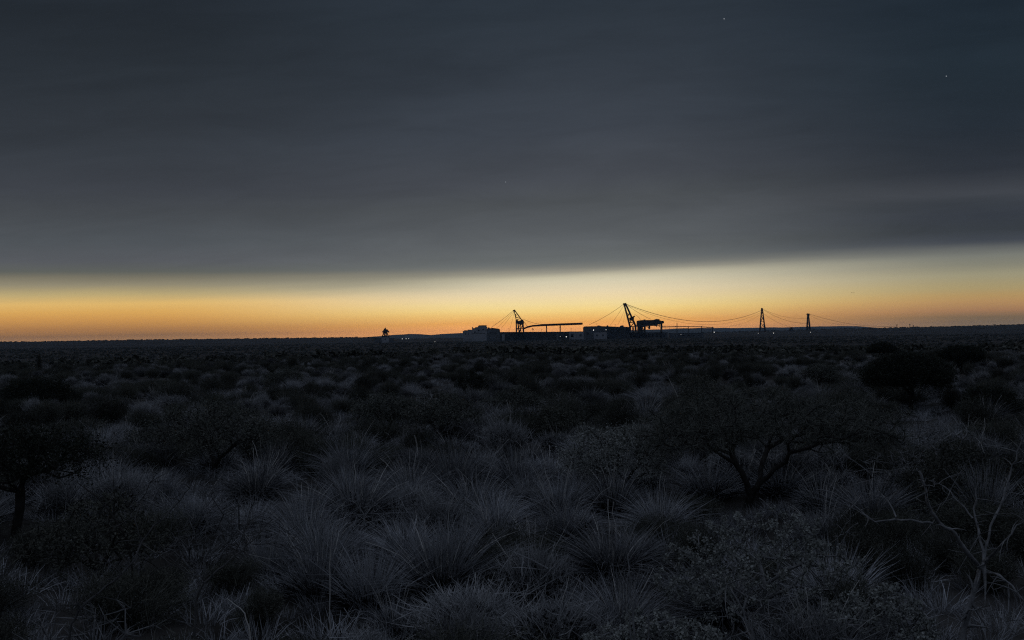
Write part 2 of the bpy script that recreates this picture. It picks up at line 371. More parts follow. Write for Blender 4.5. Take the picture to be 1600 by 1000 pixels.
tank(1057, 3.4, 521, 1800, 'grey tank below the pipe bridge, right of its twin', clad)
for px, t_, b__ in ((795, 513, 'thin mast at the left headgear foot'), (846, 514.4, 'thin mast just left of the first boom trestle'), (892, 512.5, 'thin mast right of the second boom trestle'), (932.6, 504.8, 'thin mast on the lit grey building'), (961, 506.4, 'thin mast on the dark one-windowed building'), (1046, 512.4, 'thin mast under the pipe bridge')):
    zb = gz(px, 1806); o = empty('mast', (P(px, 500, 1806)[0], 1806, zb), b__, 'mast')
    b = MB(); h = P(px, t_, 1806)[2] - zb; b.beam((0, 0, 0), (0, 0, h), .35); b.obj('pole', steel, o); b = MB(); b.beam((-.9, 0, h - .5), (.9, 0, h - .5), .3); b.obj('crossarm', steel, o)
building(737, 758, [(737, 521.5), (744, 520.4), (758, 521)], 8, conc, 'low pale annex in front of the tallest plant building', D=1780)
building(781.2, 889, [(781.2, 519.2), (889, 518.6)], 14, darkclad, 'long low dark shed running under the left headgear', 'shed', windows=[(px, 524, 4, 2.5) for px in (790, 800, 846, 856, 866, 876)], name='long_shed')
building(889.2, 912, [(889.2, 518.4), (912, 518.2)], 16, conc, 'pale low shed with wide doors beside the dark long shed', 'shed', windows=[(894, 524, 5, 6), (907, 524, 4, 4)], name='long_shed')
building(912.4, 946, [(912.4, 512), (914.5, 510.4), (934, 510), (936, 508.8), (939, 510), (946, 510.2)], 24, clad, 'grey plant building with a lit window left of the tall headgear', windows=[(918, 521, 4, 4), (922, 516, 2, 2)], lit=[(927.4, 515.8, 1.1, 2.2)])
building(946.2, 984, [(946.2, 510.4), (949, 510.3), (950, 508.3), (951, 510.3), (970, 511.2), (971.8, 509), (974, 508.6), (975, 511), (984, 511.4)], 24, darkclad, 'dark plant building with one lit window at the foot of the tall headgear', windows=[(958, 516, 3, 2), (966, 516, 3, 2)], lit=[(946.9, 515.2, .7, 1.4)])
building(928, 948, [(928, 519), (948, 518.4)], 6, conc, 'pale low storehouse in front of the grey plant building', 'storehouse', D=1770, windows=[(933, 524, 3, 3), (942, 524, 3, 3)])
building(949, 984, [(949, 519.4), (956, 519), (984, 519.6)], 6, darkclad, 'dark low storehouse with pale door right of the pale storehouse', 'storehouse', D=1775)
building(985, 1043, [(985, 520), (1043, 519.6)], 10, clad, 'low grey shed standing below the raised plant house', 'shed', windows=[(990 + 6 * k, 524.5, 3.4, 5) for k in range(9)], D=1815, name='long_shed')
building(1046, 1100, [(1046, 521), (1075, 520.5), (1100, 520.6)], 8, clad, 'very low grey shed row trailing off right of the plant', 'shed', windows=[(1052 + 8 * k, 524, 4, 2) for k in range(6)], D=1820, name='long_shed')

def beams(parent, name, segs, w, m=steel, off=(0, 0), D=D0):
    b = MB(); o = np.array(parent.location)
    for a, c in segs:
        p = S(a[0], a[1], a[2] if len(a) > 2 else 0, D) - o; q = S(c[0], c[1], c[2] if len(c) > 2 else 0, D) - o
        b.beam(p, q, w * 1.6)
    return b.obj(name, m, parent)
def wheel(parent, px, py, r, dy, D=D0):
    o = np.array(parent.location); c = S(px, py, dy, D) - o; b = MB(); th = np.linspace(0, 2 * math.pi, 17)
    b.tube(np.stack([c[0] + r * np.cos(th), np.full(17, c[1]), c[2] + r * np.sin(th)], 1), 0.22, 4)
    for k in range(4):
        a = k * math.pi / 4; b.beam(c + [r * math.cos(a), 0, r * math.sin(a)], c - [r * math.cos(a), 0, r * math.sin(a)], 0.2)
    return b.obj('sheave_wheel', steel, parent)
def lattice_leg(parent, a, c, w, n, spread=1.6, D=D0):
    # one leg: two chords with zigzag lacing
    o = np.array(parent.location); p = S(*a, D=D) if len(a) == 3 else S(a[0], a[1], 0, D); q = S(*c, D=D) if len(c) == 3 else S(c[0], c[1], 0, D)
    p = p - o; q = q - o; b = MB(); u = np.array([0, spread, 0])
    w = w * 1.7; b.beam(p - u, q - u, w); b.beam(p + u, q + u, w)
    for k in range(n):
        s0 = p + (q - p) * k / n; s1 = p + (q - p) * (k + 1) / n; sg = 1 if k % 2 else -1
        b.beam(s0 + sg * u, s1 - sg * u, w * 0.5)
    return b.obj('leg', steel, parent)

# left headgear
h1 = empty('mine_headgear', (S(811, 519)[0], D0, gz(811)), 'shorter leaning mine headgear at the left end of the long conveyor boom', 'headgear')
for dy in (-4, 4):
    lattice_leg(h1, (803.2, 485.5, dy * .5), (806.6, 500, dy), 0.8, 5)
    lattice_leg(h1, (806.6, 500, dy), (807, 526, dy), 1.3, 6)
    lattice_leg(h1, (804.6, 485.5, dy * .5), (816.5, 502, dy), 1.0, 6)
    lattice_leg(h1, (816.4, 500, dy), (818.6, 526, dy), 1.6, 6)
    lattice_leg(h1, (809, 504, dy), (812.4, 526, dy), 1.3, 5)
beams(h1, 'cross_brace', [((804.2, 490), (806.6, 492)), ((806.6, 492), (805.5, 496)), ((805.5, 496), (810.2, 496.5)), ((806.5, 500), (812, 498)), ((806.6, 519), (810, 511)), ((810, 511), (815.5, 506)), ((812, 519), (817, 506)), ((813.5, 506), (812.2, 519)), ((812, 507), (814.5, 520)), ((807, 513), (818, 513))], 0.8)
b = MB(); b.prism([(x - h1.location.x, z - h1.location.z) for x, z in poly([(806.2, 505.5), (806.2, 501.2), (808.5, 500), (810.5, 501.5), (813, 500.6), (816.5, 499.2), (818.8, 502.5), (818.4, 506.4), (815, 507.6), (811.5, 506.8), (809, 506)])], -5, 5); b.obj('machine_house', darkclad, h1)
b = MB(); b.prism([(x - h1.location.x, z - h1.location.z) for x, z in poly([(801.2, 485), (801.6, 484.2), (803.4, 484.6), (804.4, 483.2), (805.2, 484.6), (804.8, 486.6), (802.6, 486.6)])], -3, 3); b.obj('top_platform', steel, h1)
wheel(h1, 803.4, 487, 1.6, -1.2); wheel(h1, 803.4, 487, 1.6, 1.2)

# conveyor boom with its own supports
cb = empty('conveyor_boom', (S(864, 519)[0], D0 + 2, gz(864)), 'long thin conveyor boom reaching right from the shorter headgear', 'conveyor')
def truss(parent, pts, hh, dys=(-1.6, 1.6), w=1.3, n=8):
    b = MB(); o = np.array(parent.location)
    for dy in dys:
        for (x0, y0), (x1, y1) in zip(pts[:-1], pts[1:]):
            p = S(x0, y0, dy) - o; q = S(x1, y1, dy) - o; up_ = np.array([0, 0, hh])
            b.beam(p, q, w); b.beam(p + up_, q + up_, w)
            for k in range(n):
                a = p + (q - p) * k / n; c = p + (q - p) * (k + 1) / n
                b.beam(a, c + up_, w * .6); b.beam(a, a + up_, w * .5)
    return b.obj('truss', steel, parent)
truss(cb, [(819, 514), (825, 511.6), (832, 510), (845, 509.2)], 1.8, n=4)
truss(cb, [(845, 509.2), (878, 508.0), (910, 506.9)], 2.6, n=14)
b = MB()
for a, c in (((819, 513.4), (825, 511.0)), ((825, 511), (832, 509.4)), ((832, 509.4), (845, 508.4)), ((845, 508.4), (878, 507.2)), ((878, 507.2), (910.5, 506.1))):
    p = S(*a, 2) - np.array(cb.location); q = S(*c, 2) - np.array(cb.location); b.beam(p + [0, -2, 0.6], q + [0, -2, 0.6], 2.2)
b.obj('conveyor_belt', darkclad, cb)
b = MB(); p = S(909, 506.2, 2) - np.array(cb.location); b.box(p[0] - 1.2, p[0] + 1.4, -2, 2, p[2] - 1.4, p[2] + 2); b.obj('head_pulley_box', steel, cb)
for px, y0 in ((854, 508.6), (875.4, 507.5)):
    lattice_leg(cb, (px, y0, 2), (px, 520, 2), 1.0, 4)
b = MB(); p = S(875.4, 511, 2) - np.array(cb.location); b.box(p[0] - 1.3, p[0] + 1.3, -2, 2, p[2] - .8, p[2] + .6); b.obj('bracket', steel, cb)
pole = empty('lamp_post', (S(832.6, 519)[0], D0 - 6, gz(832)), 'short mast with a lamp head under the left part of the boom', 'mast')
beams(pole, 'pole', [((832.6, 520, -6), (832.6, 513, -6))], 0.4); beams(pole, 'lamp_head', [((831, 513.6, -6), (833.6, 515, -6))], 0.9)

# tall headgear
h2 = empty('mine_headgear', (S(986, 519)[0], D0, gz(986)), 'tallest leaning mine headgear beside the raised plant house', 'headgear')
for dy in (-5, 5):
    lattice_leg(h2, (975, 474.5, dy * .4), (984.6, 511, dy), 1.1, 9)
    lattice_leg(h2, (977.4, 474.5, dy * .4), (993.4, 510, dy), 1.2, 9)
    lattice_leg(h2, (984.6, 511, dy), (985, 527, dy), 1.0, 4)
    lattice_leg(h2, (993, 510, dy), (993.4, 527, dy), 1.0, 4)
    lattice_leg(h2, (989, 511, dy), (989.4, 527, dy), 0.7, 4)
beams(h2, 'cross_brace', [((978.8, 489), (982, 491)), ((982, 491), (985, 490.4)), ((980.4, 495), (983.6, 490)), ((983.4, 499), (988, 497)), ((983, 507), (986.5, 500)), ((986.5, 500), (991.5, 502)), ((984.5, 512), (990.5, 504)), ((984.4, 510.6), (996, 509.8)), ((981, 497.6), (989.5, 497)), ((983, 504), (991.5, 503.4))], 0.9)
b = MB(); b.prism([(x - h2.location.x, z - h2.location.z) for x, z in poly([(983.6, 501), (984.2, 496.2), (987, 495.0), (989.4, 494.4), (991.2, 493.2), (992, 494.6), (990.2, 496.4), (990.4, 499), (987.5, 500.6)])], -4, 4); b.obj('machine_house', darkclad, h2)
b = MB(); b.prism([(x - h2.location.x, z - h2.location.z) for x, z in poly([(973.4, 475.6), (973.6, 474), (975.5, 473.8), (978, 473.2), (978.4, 475.2), (977, 476), (974.6, 476)])], -3.5, 3.5); b.obj('top_platform', steel, h2)
wheel(h2, 976, 476.6, 2, -1.3); wheel(h2, 976, 476.6, 2, 1.3)

# raised plant house
rp = empty('raised_plant_house', (S(1015, 519)[0], D0 + 8, gz(1015)), 'big dark plant house raised on trestles right of the tallest headgear', 'plant house')
def prism_px(parent, name, pts, y0, y1, m):
    b = MB(); b.prism([(x - parent.location.x, z - parent.location.z) for x, z in poly(pts)], y0, y1); return b.obj(name, m, parent)
prism_px(rp, 'wall', [(996.4, 510), (996.4, 501.4), (998.6, 500.6), (1001, 501.2), (1001.4, 500.2), (1016, 500), (1023, 499.8), (1025, 498.8), (1028, 499.8), (1033, 501), (1033.6, 506), (1025, 508.4), (1011, 508.8), (1008, 511)], -9, 9, darkclad)
prism_px(rp, 'roof_plant', [(1025.2, 500), (1025.4, 498.6), (1027.6, 498.2), (1028.4, 499), (1030.6, 498.4), (1031.4, 500.6)], -5, 5, steel)
prism_px(rp, 'roof_plant', [(1006.4, 500.2), (1006.6, 499.2), (1009, 499.1), (1009.4, 500.2)], -4, 4, steel)
cy = MB(); c = S(1035.6, 503.4, 8) - np.array(rp.location); th = np.linspace(0, 2 * math.pi, 15)[:-1]
cy.prism([(c[0] + 2.9 * math.cos(t), c[2] + 2.6 * math.sin(t)) for t in th], -6, 6); cy.obj('drum', steel, rp)
for px, y0, y1 in ((998, 509, 527), (1001, 510, 527), (1004, 510, 527), (1008.4, 509, 527), (1034.4, 505.5, 527), (1015.5, 508, 514)):
    for dy in (2, 14): lattice_leg(rp, (px, y0, dy), (px, y1, dy), 0.9, 4, 1.0)
beams(rp, 'cross_brace', [((997, 514, 2), (1009, 514, 2)), ((998, 518, 2), (1004, 511, 2)), ((1004, 518, 2), (1001, 511, 2)), ((1004, 518, 2), (1009, 511, 2)), ((1006, 509, 2), (1031, 508.6, 2)), ((1010, 509.5, 2), (1014, 512, 2)), ((1024, 508.5, 2), (1027, 511, 2)), ((1031, 507, 2), (1030, 511, 2))], 0.8)
for k in range(7):
    px = 1000 + k * 3.6
    prism_px(rp, 'window', [(px, 505.4), (px, 504.2), (px + 1.6, 504.2), (px + 1.6, 505.4)], -9.1, -8.9, winm)

# pipe bridge to the right
pb = empty('pipe_bridge', (S(1075, 519)[0], D0 + 4, gz(1075)), 'thin level pipe bridge on posts running right from the raised plant house', 'pipe bridge')
beams(pb, 'pipe', [((1035, 509.6, 4), (1096, 510.6, 4)), ((1096, 510.6, 4), (1116, 512, 4))], 0.8)
beams(pb, 'pipe', [((1035, 512, 4), (1112, 514.4, 4))], 0.4)
for px, y0 in ((1058.4, 504.5), (1076, 509.8), (1096.8, 509.2), (1114, 510.4)): beams(pb, 'post', [((px, y0, 4), (px, 521, 4))], 0.7)

# small winding tower on the left
wt = empty('winding_tower', (S(602, 529)[0], D0, gz(602)), 'small isolated winding tower with flared top standing alone on the left', 'winding tower')
for dy in (-2.2, 2.2):
    for a, c in (((600.6, 518), (596.6, 527)), ((600.4, 518), (600.6, 527)), ((603.6, 518), (603.4, 527)), ((604, 518), (607.4, 527))): lattice_leg(wt, (a[0], a[1], dy * .6), (c[0], c[1], dy), 0.7, 3, 0.6)
prism_px(wt, 'top_house', [(598, 519.6), (597.2, 518.2), (599, 516.6), (600.2, 514), (601.4, 513.2), (602, 511.8), (602.8, 513), (603.2, 514.6), (605.2, 514.6), (606.4, 516.4), (608, 518), (608, 519.8), (606.4, 519.6), (605.2, 518), (603.6, 519.4), (603.4, 521.4), (600.8, 521.4), (600.6, 519)], -3, 3, steel)
beams(wt, 'cross_brace', [((599, 522), (605, 522)), ((598, 525), (606, 525)), ((599, 522), (606, 525)), ((597, 527), (605, 522))], 0.5)
wheel(wt, 600, 518.6, 1.8, -3.4); wheel(wt, 605.6, 517.8, 1.8, -3.4)
building(596, 608, [(596, 527.4), (597.4, 526.4), (606.6, 526.4), (608, 527.4)], 10, conc, 'small pale winder house directly under the isolated winding tower', D=1790, windows=[(602, 530, 2.5, 2)])
building(585, 595.6, [(585, 528.8), (595.6, 528.6)], 9, clad, 'dim grey hut left of the small winder house', 'hut', D=1790, name='hut')
building(608.4, 616, [(608.4, 528.8), (616, 529)], 9, clad, 'dim grey hut right of the small winder house', 'hut', D=1790, name='hut')
building(1231, 1242, [(1231, 516.8), (1234.4, 516.6), (1235.4, 511.6), (1238.4, 511.4), (1239.4, 516.4), (1242, 517)], 9, darkclad, 'little dark pump house with a stub tower between the two pylons', 'pump house', D=2500, name='pump_house')

# aerial cable pylons
DP = 2500.0
def pylon(px, top, base, halfw, label, head):
    o = empty('cable_pylon', (S(px, base, 0, DP)[0], DP, gz(px, DP)), label, 'pylon', 'cable pylons right of the mine')
    zb = base + 3
    for sx in (-1, 1):
        for sy in (-1, 1): lattice_leg(o, (px + sx * 0.7, top + 2, sy * 1.2), (px + sx * halfw + (1 if px < 1200 else 0.8), zb, sy * 5), 0.9, 6, 0.4, DP)
    segs = []
    for k, f in enumerate((0.25, 0.5, 0.78)):
        w = 0.7 + (halfw - 0.7) * f; y = top + 2 + (zb - top - 2) * f; cx = px + f * (1 if px < 1200 else 0.8)
        segs.append(((cx - w, y, -3), (cx + w, y, -3)))
        w2 = 0.7 + (halfw - .7) * (f - .22); y2 = top + 2 + (zb - top - 2) * (f - .22); segs.append(((cx - w, y, -3), (cx + w2, y2, -3))); segs.append(((cx + w, y, -3), (cx - w2, y2, -3)))
    beams(o, 'cross_brace', segs, 0.7, D=DP)
    beams(o, 'crosshead', head, 1.6, D=DP)
    return o
pylon(1190.6, 481, 519, 4.6, 'taller lattice pylon carrying the sagging cables, left of the pair', [((1189.2, 482.4, 0), (1192, 482.4, 0)), ((1189.8, 481.2, 0), (1191, 485, 0))])
pylon(1262.6, 489.6, 519.5, 2.9, 'shorter lattice pylon with a flat forked head, right of the pair', [((1260.2, 491, 0), (1265.4, 491, 0)), ((1261, 490, 0), (1264.6, 493.8, 0)), ((1264.4, 490, 0), (1261.4, 493.8, 0))])
# distant masts on the right skyline
for px, t, lb in ((1401.4, 506.6, 'leftmost of the small masts on the right skyline'), (1421.6, 505.6, 'middle and tallest of the small masts on the right skyline'), (1427, 508, 'rightmost and shortest of the small masts on the right skyline')):
    o = empty('mast', (S(px, 514, 0, 2790)[0], 2790, gz(px, 2790)), lb, 'mast', 'small masts on the right skyline')
    beams(o, 'pole', [((px, t, 0), (px, 517, 0))], 0.8, D=2790); beams(o, 'crossarm', [((px - 1, t + 1.2, 0), (px + 1, t + 1.2, 0))], 0.6, D=2790)

# cables
def cable(p, q, sag, label, r=0.28, n=18, Dp=D0, Dq=D0):
    a = P(p[0], p[1], Dp); b_ = P(q[0], q[1], Dq); t = np.linspace(0, 1, n)[:, None]
    pts = a + (b_ - a) * t; pts[:, 2] -= (4 * sag * t * (1 - t))[:, 0]
    b = MB(); b.tube(pts, r * .95, 4); return tag(b.obj('cable', steel), label, 'cable', 'stay and haul cables of the mine')
cable((801.6, 485.6), (767.5, 511.5), 1.2, 'upper stay cable from the shorter headgear down to the left')
cable((802.6, 488), (783, 513), 0.5, 'middle stay cable left of the shorter headgear', 0.18)
cable((802.8, 490), (796, 517.6), 0.3, 'steepest stay cable beside the shorter headgear', 0.14)
cable((802, 486.6), (776, 512.4), 0.8, 'second stay cable left of the shorter headgear', 0.16)
cable((817.6, 498.6), (848, 507), 1.8, 'slack stay cable from the shorter headgear to the boom')
cable((818.4, 502.4), (825, 511.4), 0.1, 'short stay at the foot of the boom', 0.35, 4)
cable((974, 475.6), (920.5, 507.4), 2.4, 'long stay cable from the tallest headgear down to the left')
cable((974.8, 477), (952.6, 509.4), 1.2, 'middle stay cable left of the tallest headgear', 0.2)
cable((976, 484), (965.6, 507.6), 0.6, 'steepest stay cable left of the tallest headgear', 0.14)
cable((977, 487), (973, 508), 0.2, 'faint upright stay cable beside the tallest headgear', 0.12)
cable((981.6, 478), (1016.6, 498.6), 1.5, 'stay cable from the tallest headgear to the plant house roof')
cable((991.6, 491.4), (1000.6, 499.4), -1.6, 'short bowed stay between tallest headgear and plant house', 0.28, 8)
cable((979, 475.4), (1188.8, 485.4), 29.5, 'long sagging cable from the tallest headgear to the taller pylon', 0.42, 40, D0, DP)
cable((979, 476.4), (1188.8, 488.4), 33, 'second faint sagging cable to the taller pylon', 0.18, 40, D0, DP)
cable((1193, 484), (1260.6, 505), 9, 'cable from the taller pylon down behind the shorter pylon', 0.28, 20, DP, DP)
cable((1193, 490), (1237, 511), 5, 'faint low cable dropping right from the taller pylon', 0.2, 20, DP, DP)
cable((1192.8, 483.4), (1262, 497), 8, 'upper cable between the two pylons', 0.2, 20, DP, DP)
cable((1265.6, 491), (1401, 509.4), 11, 'long cable from the shorter pylon to the small masts', 0.3, 30, DP, 2790)
cable((1265.6, 493), (1330, 507.6), 7, 'faint low cable dropping right from the shorter pylon', 0.18, 20, DP, DP)
cable((1187, 492), (1140, 509.4), 6, 'faint low cable dropping left from the taller pylon', 0.16, 20, DP, DP)

# yard lights
def sphere(r, m, name, parent=None, loc=(0, 0, 0)):
    b = MB(); n, k = 8, 5; V = []; 
    for i in range(k + 1):
        ph = math.pi * i / k
        for j in range(n): V.append((loc[0] + r * math.sin(ph) * math.cos(2 * math.pi * j / n), loc[1] + r * math.sin(ph) * math.sin(2 * math.pi * j / n), loc[2] + r * math.cos(ph)))
    f = [(i * n + j, i * n + (j + 1) % n, (i + 1) * n + (j + 1) % n, (i + 1) * n + j) for i in range(k) for j in range(n)]
    b.add(V, f); return b.obj(name, m, parent)
for px, py, r, m, D, lb in ((884.8, 526.2, 0.85, lamp_white, 1760, 'brightest white yard lamp under the conveyor boom'), (875.5, 525.8, 0.5, lamp_dim, 1765, 'dim lamp just left of the brightest yard lamp'),
                            (628.6, 529.4, 0.75, lamp_dim, 1780, 'left lamp of the three right of the isolated winding tower'), (634.6, 529.2, 0.7, lamp_dim, 1780, 'middle lamp of the three right of the isolated winding tower'),
                            (638.6, 529, 0.6, lamp_dim, 1780, 'right lamp of the three right of the isolated winding tower'), (679.6, 534.6, 0.5, lamp_dim, 1500, 'faint lamp alone on the plain left of the plant'),
                            (1115.8, 519, 0.8, lamp_white, 1900, 'lamp at the right end of the pipe bridge'), (1184.6, 521.4, 0.7, lamp_dim, 2200, 'lamp at the left foot of the taller pylon'),
                            (1208.6, 520.4, 0.75, lamp_white, 2200, 'lamp on the plain between the two pylons'), (1266.2, 520.8, 0.75, lamp_dim, 2200, 'lamp at the foot of the shorter pylon'),
                            (1064, 522.6, 0.5, lamp_dim, 1790, 'dim lamp by the low sheds right of the plant')):
    p = P(px, py, D); zb = float(terrain(p[0], D))
    o = empty('yard_lamp', (p[0], D, zb), lb, 'lamp', 'lit lamps around the mine')
    h = max(p[2] - zb, 1.5)
    b = MB(); b.tube([(0, 0.5, -0.3), (0, 0.5, h)], 0.12, 5); b.beam((0, 0.6, h), (0, -0.2, h), 0.2); b.obj('pole', steel, o)
    sphere(r, m, 'lamp', o, (0, -r, h))
for px, py, r, lb in ((1478.6, 119, 17, 'brightest star, high in the right of the sky'), (1131.4, 29.4, 18, 'star near the top edge of the sky'), (790, 284.4, 12, 'faint star low in the middle of the sky')):
    p = P(px, py, 30000); s = sphere(r, star_m, 'star', None, tuple(p)); tag(s, lb, 'star', 'stars in the dusk sky')
birdm = mat('bird_plumage', (0.06, 0.05, 0.05), rough=0.9)
for px, py, D, lb in ((1331, 457.4, 320, 'tiny dark bird flying over the right horizon glow'), (1334.2, 457.8, 330, 'paler tiny bird just right of the other in the glow')):
    p = P(px, py, D); b = MB()
    b.tube([(-.16, 0, 0), (-.08, 0, .02), (.06, 0, .03), (.15, 0, .04), (.19, 0, .03)], [.005, .04, .055, .035, .01], 6)
    b.add([(-.02, .03, .05), (.07, .03, .05), (.03, .25, .14), (-.02, .42, .1)], [(0, 1, 2, 3)]); b.add([(-.02, -.03, .05), (.07, -.03, .05), (.03, -.25, .14), (-.02, -.42, .1)], [(3, 2, 1, 0)])
    b.add([(-.14, -.03, .0), (-.14, .03, .0), (-.26, .05, .01), (-.26, -.05, .01)], [(0, 1, 2, 3)])
    o = b.obj('bird', birdm); o.location = tuple(p); o.rotation_euler = (0, 0, 0.5); tag(o, lb, 'bird')

# ------------------------------------------------------------------ vegetation meshes
grassm = mat('dry_grass', (0.26, 0.268, 0.28), (0.42, 0.425, 0.44), scale=5, rough=0.8, objvar=0.62, isl=0.84)
strawm = mat('pale_straw', (0.50, 0.48, 0.44), (0.62, 0.60, 0.56), scale=9, rough=0.7)
twigm = mat('grey_twig', (0.17, 0.173, 0.175), (0.32, 0.32, 0.32), scale=4, rough=0.85, objvar=0.62, isl=0.84)
leafm = mat('dull_leaf', (0.06, 0.062, 0.05), (0.11, 0.112, 0.09), scale=6, rough=0.7, objvar=0.3, isl=0.5)
greyleafm = mat('grey_green_leaf', (0.23, 0.24, 0.22), (0.36, 0.37, 0.34), scale=6, rough=0.7, objvar=0.1, isl=0.4)
darkleafm = mat('dark_acacia_leaf', (0.02, 0.025, 0.018), (0.04, 0.045, 0.03), scale=5, rough=0.7)
acleafm = mat('acacia_leaf', (0.09, 0.096, 0.08), (0.16, 0.165, 0.14), scale=5, rough=0.7, isl=0.4)
barkm = mat('dark_bark', (0.028, 0.025, 0.022), (0.06, 0.055, 0.05), scale=14, rough=0.95, bump=0.5)
deadm = mat('weathered_bare_wood', (0.15, 0.15, 0.15), (0.30, 0.30, 0.30), scale=18, rough=0.8, bump=0.4)

def unit(v): return v / (np.linalg.norm(v, axis=-1, keepdims=True) + 1e-9)
def tussock(n=260, h=0.75, spread=0.6, w=0.007, base=0.10, droop=0.5, k=5):
    b = MB(); th = rng.uniform(0, 2 * math.pi, n); rr = base * np.sqrt(rng.uniform(0, 1, n))
    p0 = np.stack([rr * np.cos(th), rr * np.sin(th), np.full(n, -0.03)], 1)
    th2 = th + rng.normal(0, 0.5, n); lean = rng.beta(1.3, 1.6, n) * spread; L = h * rng.uniform(0.5, 1.05, n)
    t = np.linspace(0, 1, k); d = np.stack([np.cos(th2), np.sin(th2)], 1)
    dr = droop * lean / spread * rng.uniform(0.3, 1.2, n)
    pts = np.zeros((n, k, 3)); pts[:, :, :2] = p0[:, None, :2] + d[:, None, :] * (lean[:, None] * t[None] ** 1.35)[:, :, None]
    pts[:, :, 2] = p0[:, None, 2] + L[:, None] * (t[None] - dr[:, None] * t[None] ** 2.4)
    pts += rng.normal(0, 0.006, pts.shape) * t[None, :, None]
    wd = w * rng.uniform(0.5, 1.4, n)[:, None] * (1.0 - 0.85 * t[None] ** 1.5)
    b.ribbons(pts, wd); return b
def stalks(b, n, h, spread, w):
    k = 6; th = rng.uniform(0, 2 * math.pi, n); t = np.linspace(0, 1, k); ln = rng.uniform(.1, 1, n) * spread; L = h * rng.uniform(.6, 1.1, n)
    pts = np.zeros((n, k, 3)); pts[:, :, 0] = np.cos(th)[:, None] * (0.05 + ln[:, None] * t ** 1.3); pts[:, :, 1] = np.sin(th)[:, None] * (0.05 + ln[:, None] * t ** 1.3)
    pts[:, :, 2] = L[:, None] * (t - .18 * t ** 3) ; pts += rng.normal(0, 0.012, pts.shape) * t[None, :, None]
    b.ribbons(pts, w * np.ones((n, k)) * (1 - 0.6 * t)[None])
def mound(n=1500, rx=0.55, h=0.6, w=0.005, L=0.22, lobes=5):
    # fuzzy dry bush: short twigs standing off a lumpy dome, with stems running to the base
    b = MB(); cen = np.stack([rng.uniform(-.35, .35, lobes) * rx, rng.uniform(-.35, .35, lobes) * rx, rng.uniform(.25, .5, lobes) * h], 1)
    li = rng.integers(0, lobes, n); dirv = unit(rng.normal(size=(n, 3)) + [0, 0, 0.45]); dirv[:, 2] = np.where(dirv[:, 2] < -0.2, -dirv[:, 2], dirv[:, 2])
    rad = np.array([rx * .65, rx * .65, h * .5]) * rng.uniform(0.35, 1.0, (n, 1)) ** 0.6
    tip = cen[li] + dirv * rad; tip[:, 2] = np.maximum(tip[:, 2], 0.02)
    gd = unit(unit(tip + [0, 0, .25 * h]) * 0.9 + rng.normal(size=(n, 3)) * 0.36)
    l = L * rng.uniform(0.5, 1.3, n)[:, None]
    s0 = tip - gd * l * 0.7; k = 3
    mid = (s0 + tip) / 2 + rng.normal(size=(n, 3)) * 0.015
    pts = np.stack([s0, mid, tip + gd * l * .3], 1)
    b.ribbons(pts, w * np.array([[1.3, 1.0, .3]]) * rng.uniform(.6, 1.4, (n, 1)))
    m = n // 12; sel = rng.integers(0, n, m); z0 = np.zeros((m, 3)); z0[:, :2] = rng.normal(0, .05, (m, 2))
    pts = np.stack([z0, tip[sel] * [.45, .45, .5] + rng.normal(size=(m, 3)) * .02, tip[sel]], 1)
    b.ribbons(pts, w * 1.8 * np.array([[1.6, 1.1, .5]]) * np.ones((m, 1))); return b
def leafy(n=1800, rx=0.6, h=0.7, leaf=0.022, lobes=9, fill=0.5):
    b = MB(); cen = np.stack([rng.uniform(-.6, .6, lobes) * rx, rng.uniform(-.6, .6, lobes) * rx, rng.uniform(.3, .72, lobes) * h], 1)
    li = rng.integers(0, lobes, n); dv = unit(rng.normal(size=(n, 3))); rad = np.array([rx * .42, rx * .42, h * .34]) * rng.uniform(fill, 1.05, (n, 1))
    c = cen[li] + dv * rad; c[:, 2] = np.maximum(c[:, 2], .03)
    a = unit(rng.normal(size=(n, 3)) + dv) ; s = leaf * rng.uniform(.6, 1.4, (n, 1)); bb = unit(np.cross(a, rng.normal(size=(n, 3))))
    b.quads(c, a * s, bb * s * .5)
    m = n // 8; sel = rng.integers(0, n, m); z0 = np.zeros((m, 3)); z0[:, :2] = rng.normal(0, .06, (m, 2))
    pts = np.stack([z0, c[sel] * [.5, .5, .55] + rng.normal(size=(m, 3)) * .03, c[sel] * 1.06], 1)
    b.ribbons(pts, .008 * np.array([[1.8, 1.1, .4]]) * np.ones((m, 1))); return b

def grow(root, attract, alpha=0.55, jitter=0.12):
    # nearest-node branching: returns nodes and parent indices
    nodes = [np.array(p) for p in root]; par = [-1] + list(range(len(root) - 1)); plen = [0.0]
    for i in range(1, len(nodes)): plen.append(plen[-1] + np.linalg.norm(nodes[i] - nodes[i - 1]))
    order = np.argsort(np.linalg.norm(attract - nodes[-1], axis=1))
    NA = np.array(nodes); PL = np.array(plen); PA = list(par); first = max(len(root) - 2, 0)
    for i in order:
        p = attract[i]; dist = np.linalg.norm(NA - p, axis=1); cost = dist + alpha * PL; cost[:first] += 9
        j = int(np.argmin(cost)); q = NA[j]; L = dist[j]; m = max(1, int(L / (0.16 if L < 1.2 else 0.3)))
        prev = j; off = rng.normal(size=3) * jitter * L
        for s in range(1, m + 1):
            t = s / m; v = q + (p - q) * t + off * 4 * t * (1 - t) * .5
            v[2] += 0.10 * L * 4 * t * (1 - t) * (.5 if p[2] > q[2] else -.2)
            NA = np.vstack([NA, v]); PL = np.append(PL, PL[prev] + L / m); PA.append(prev); prev = len(NA) - 1
    return NA, np.array(PA)
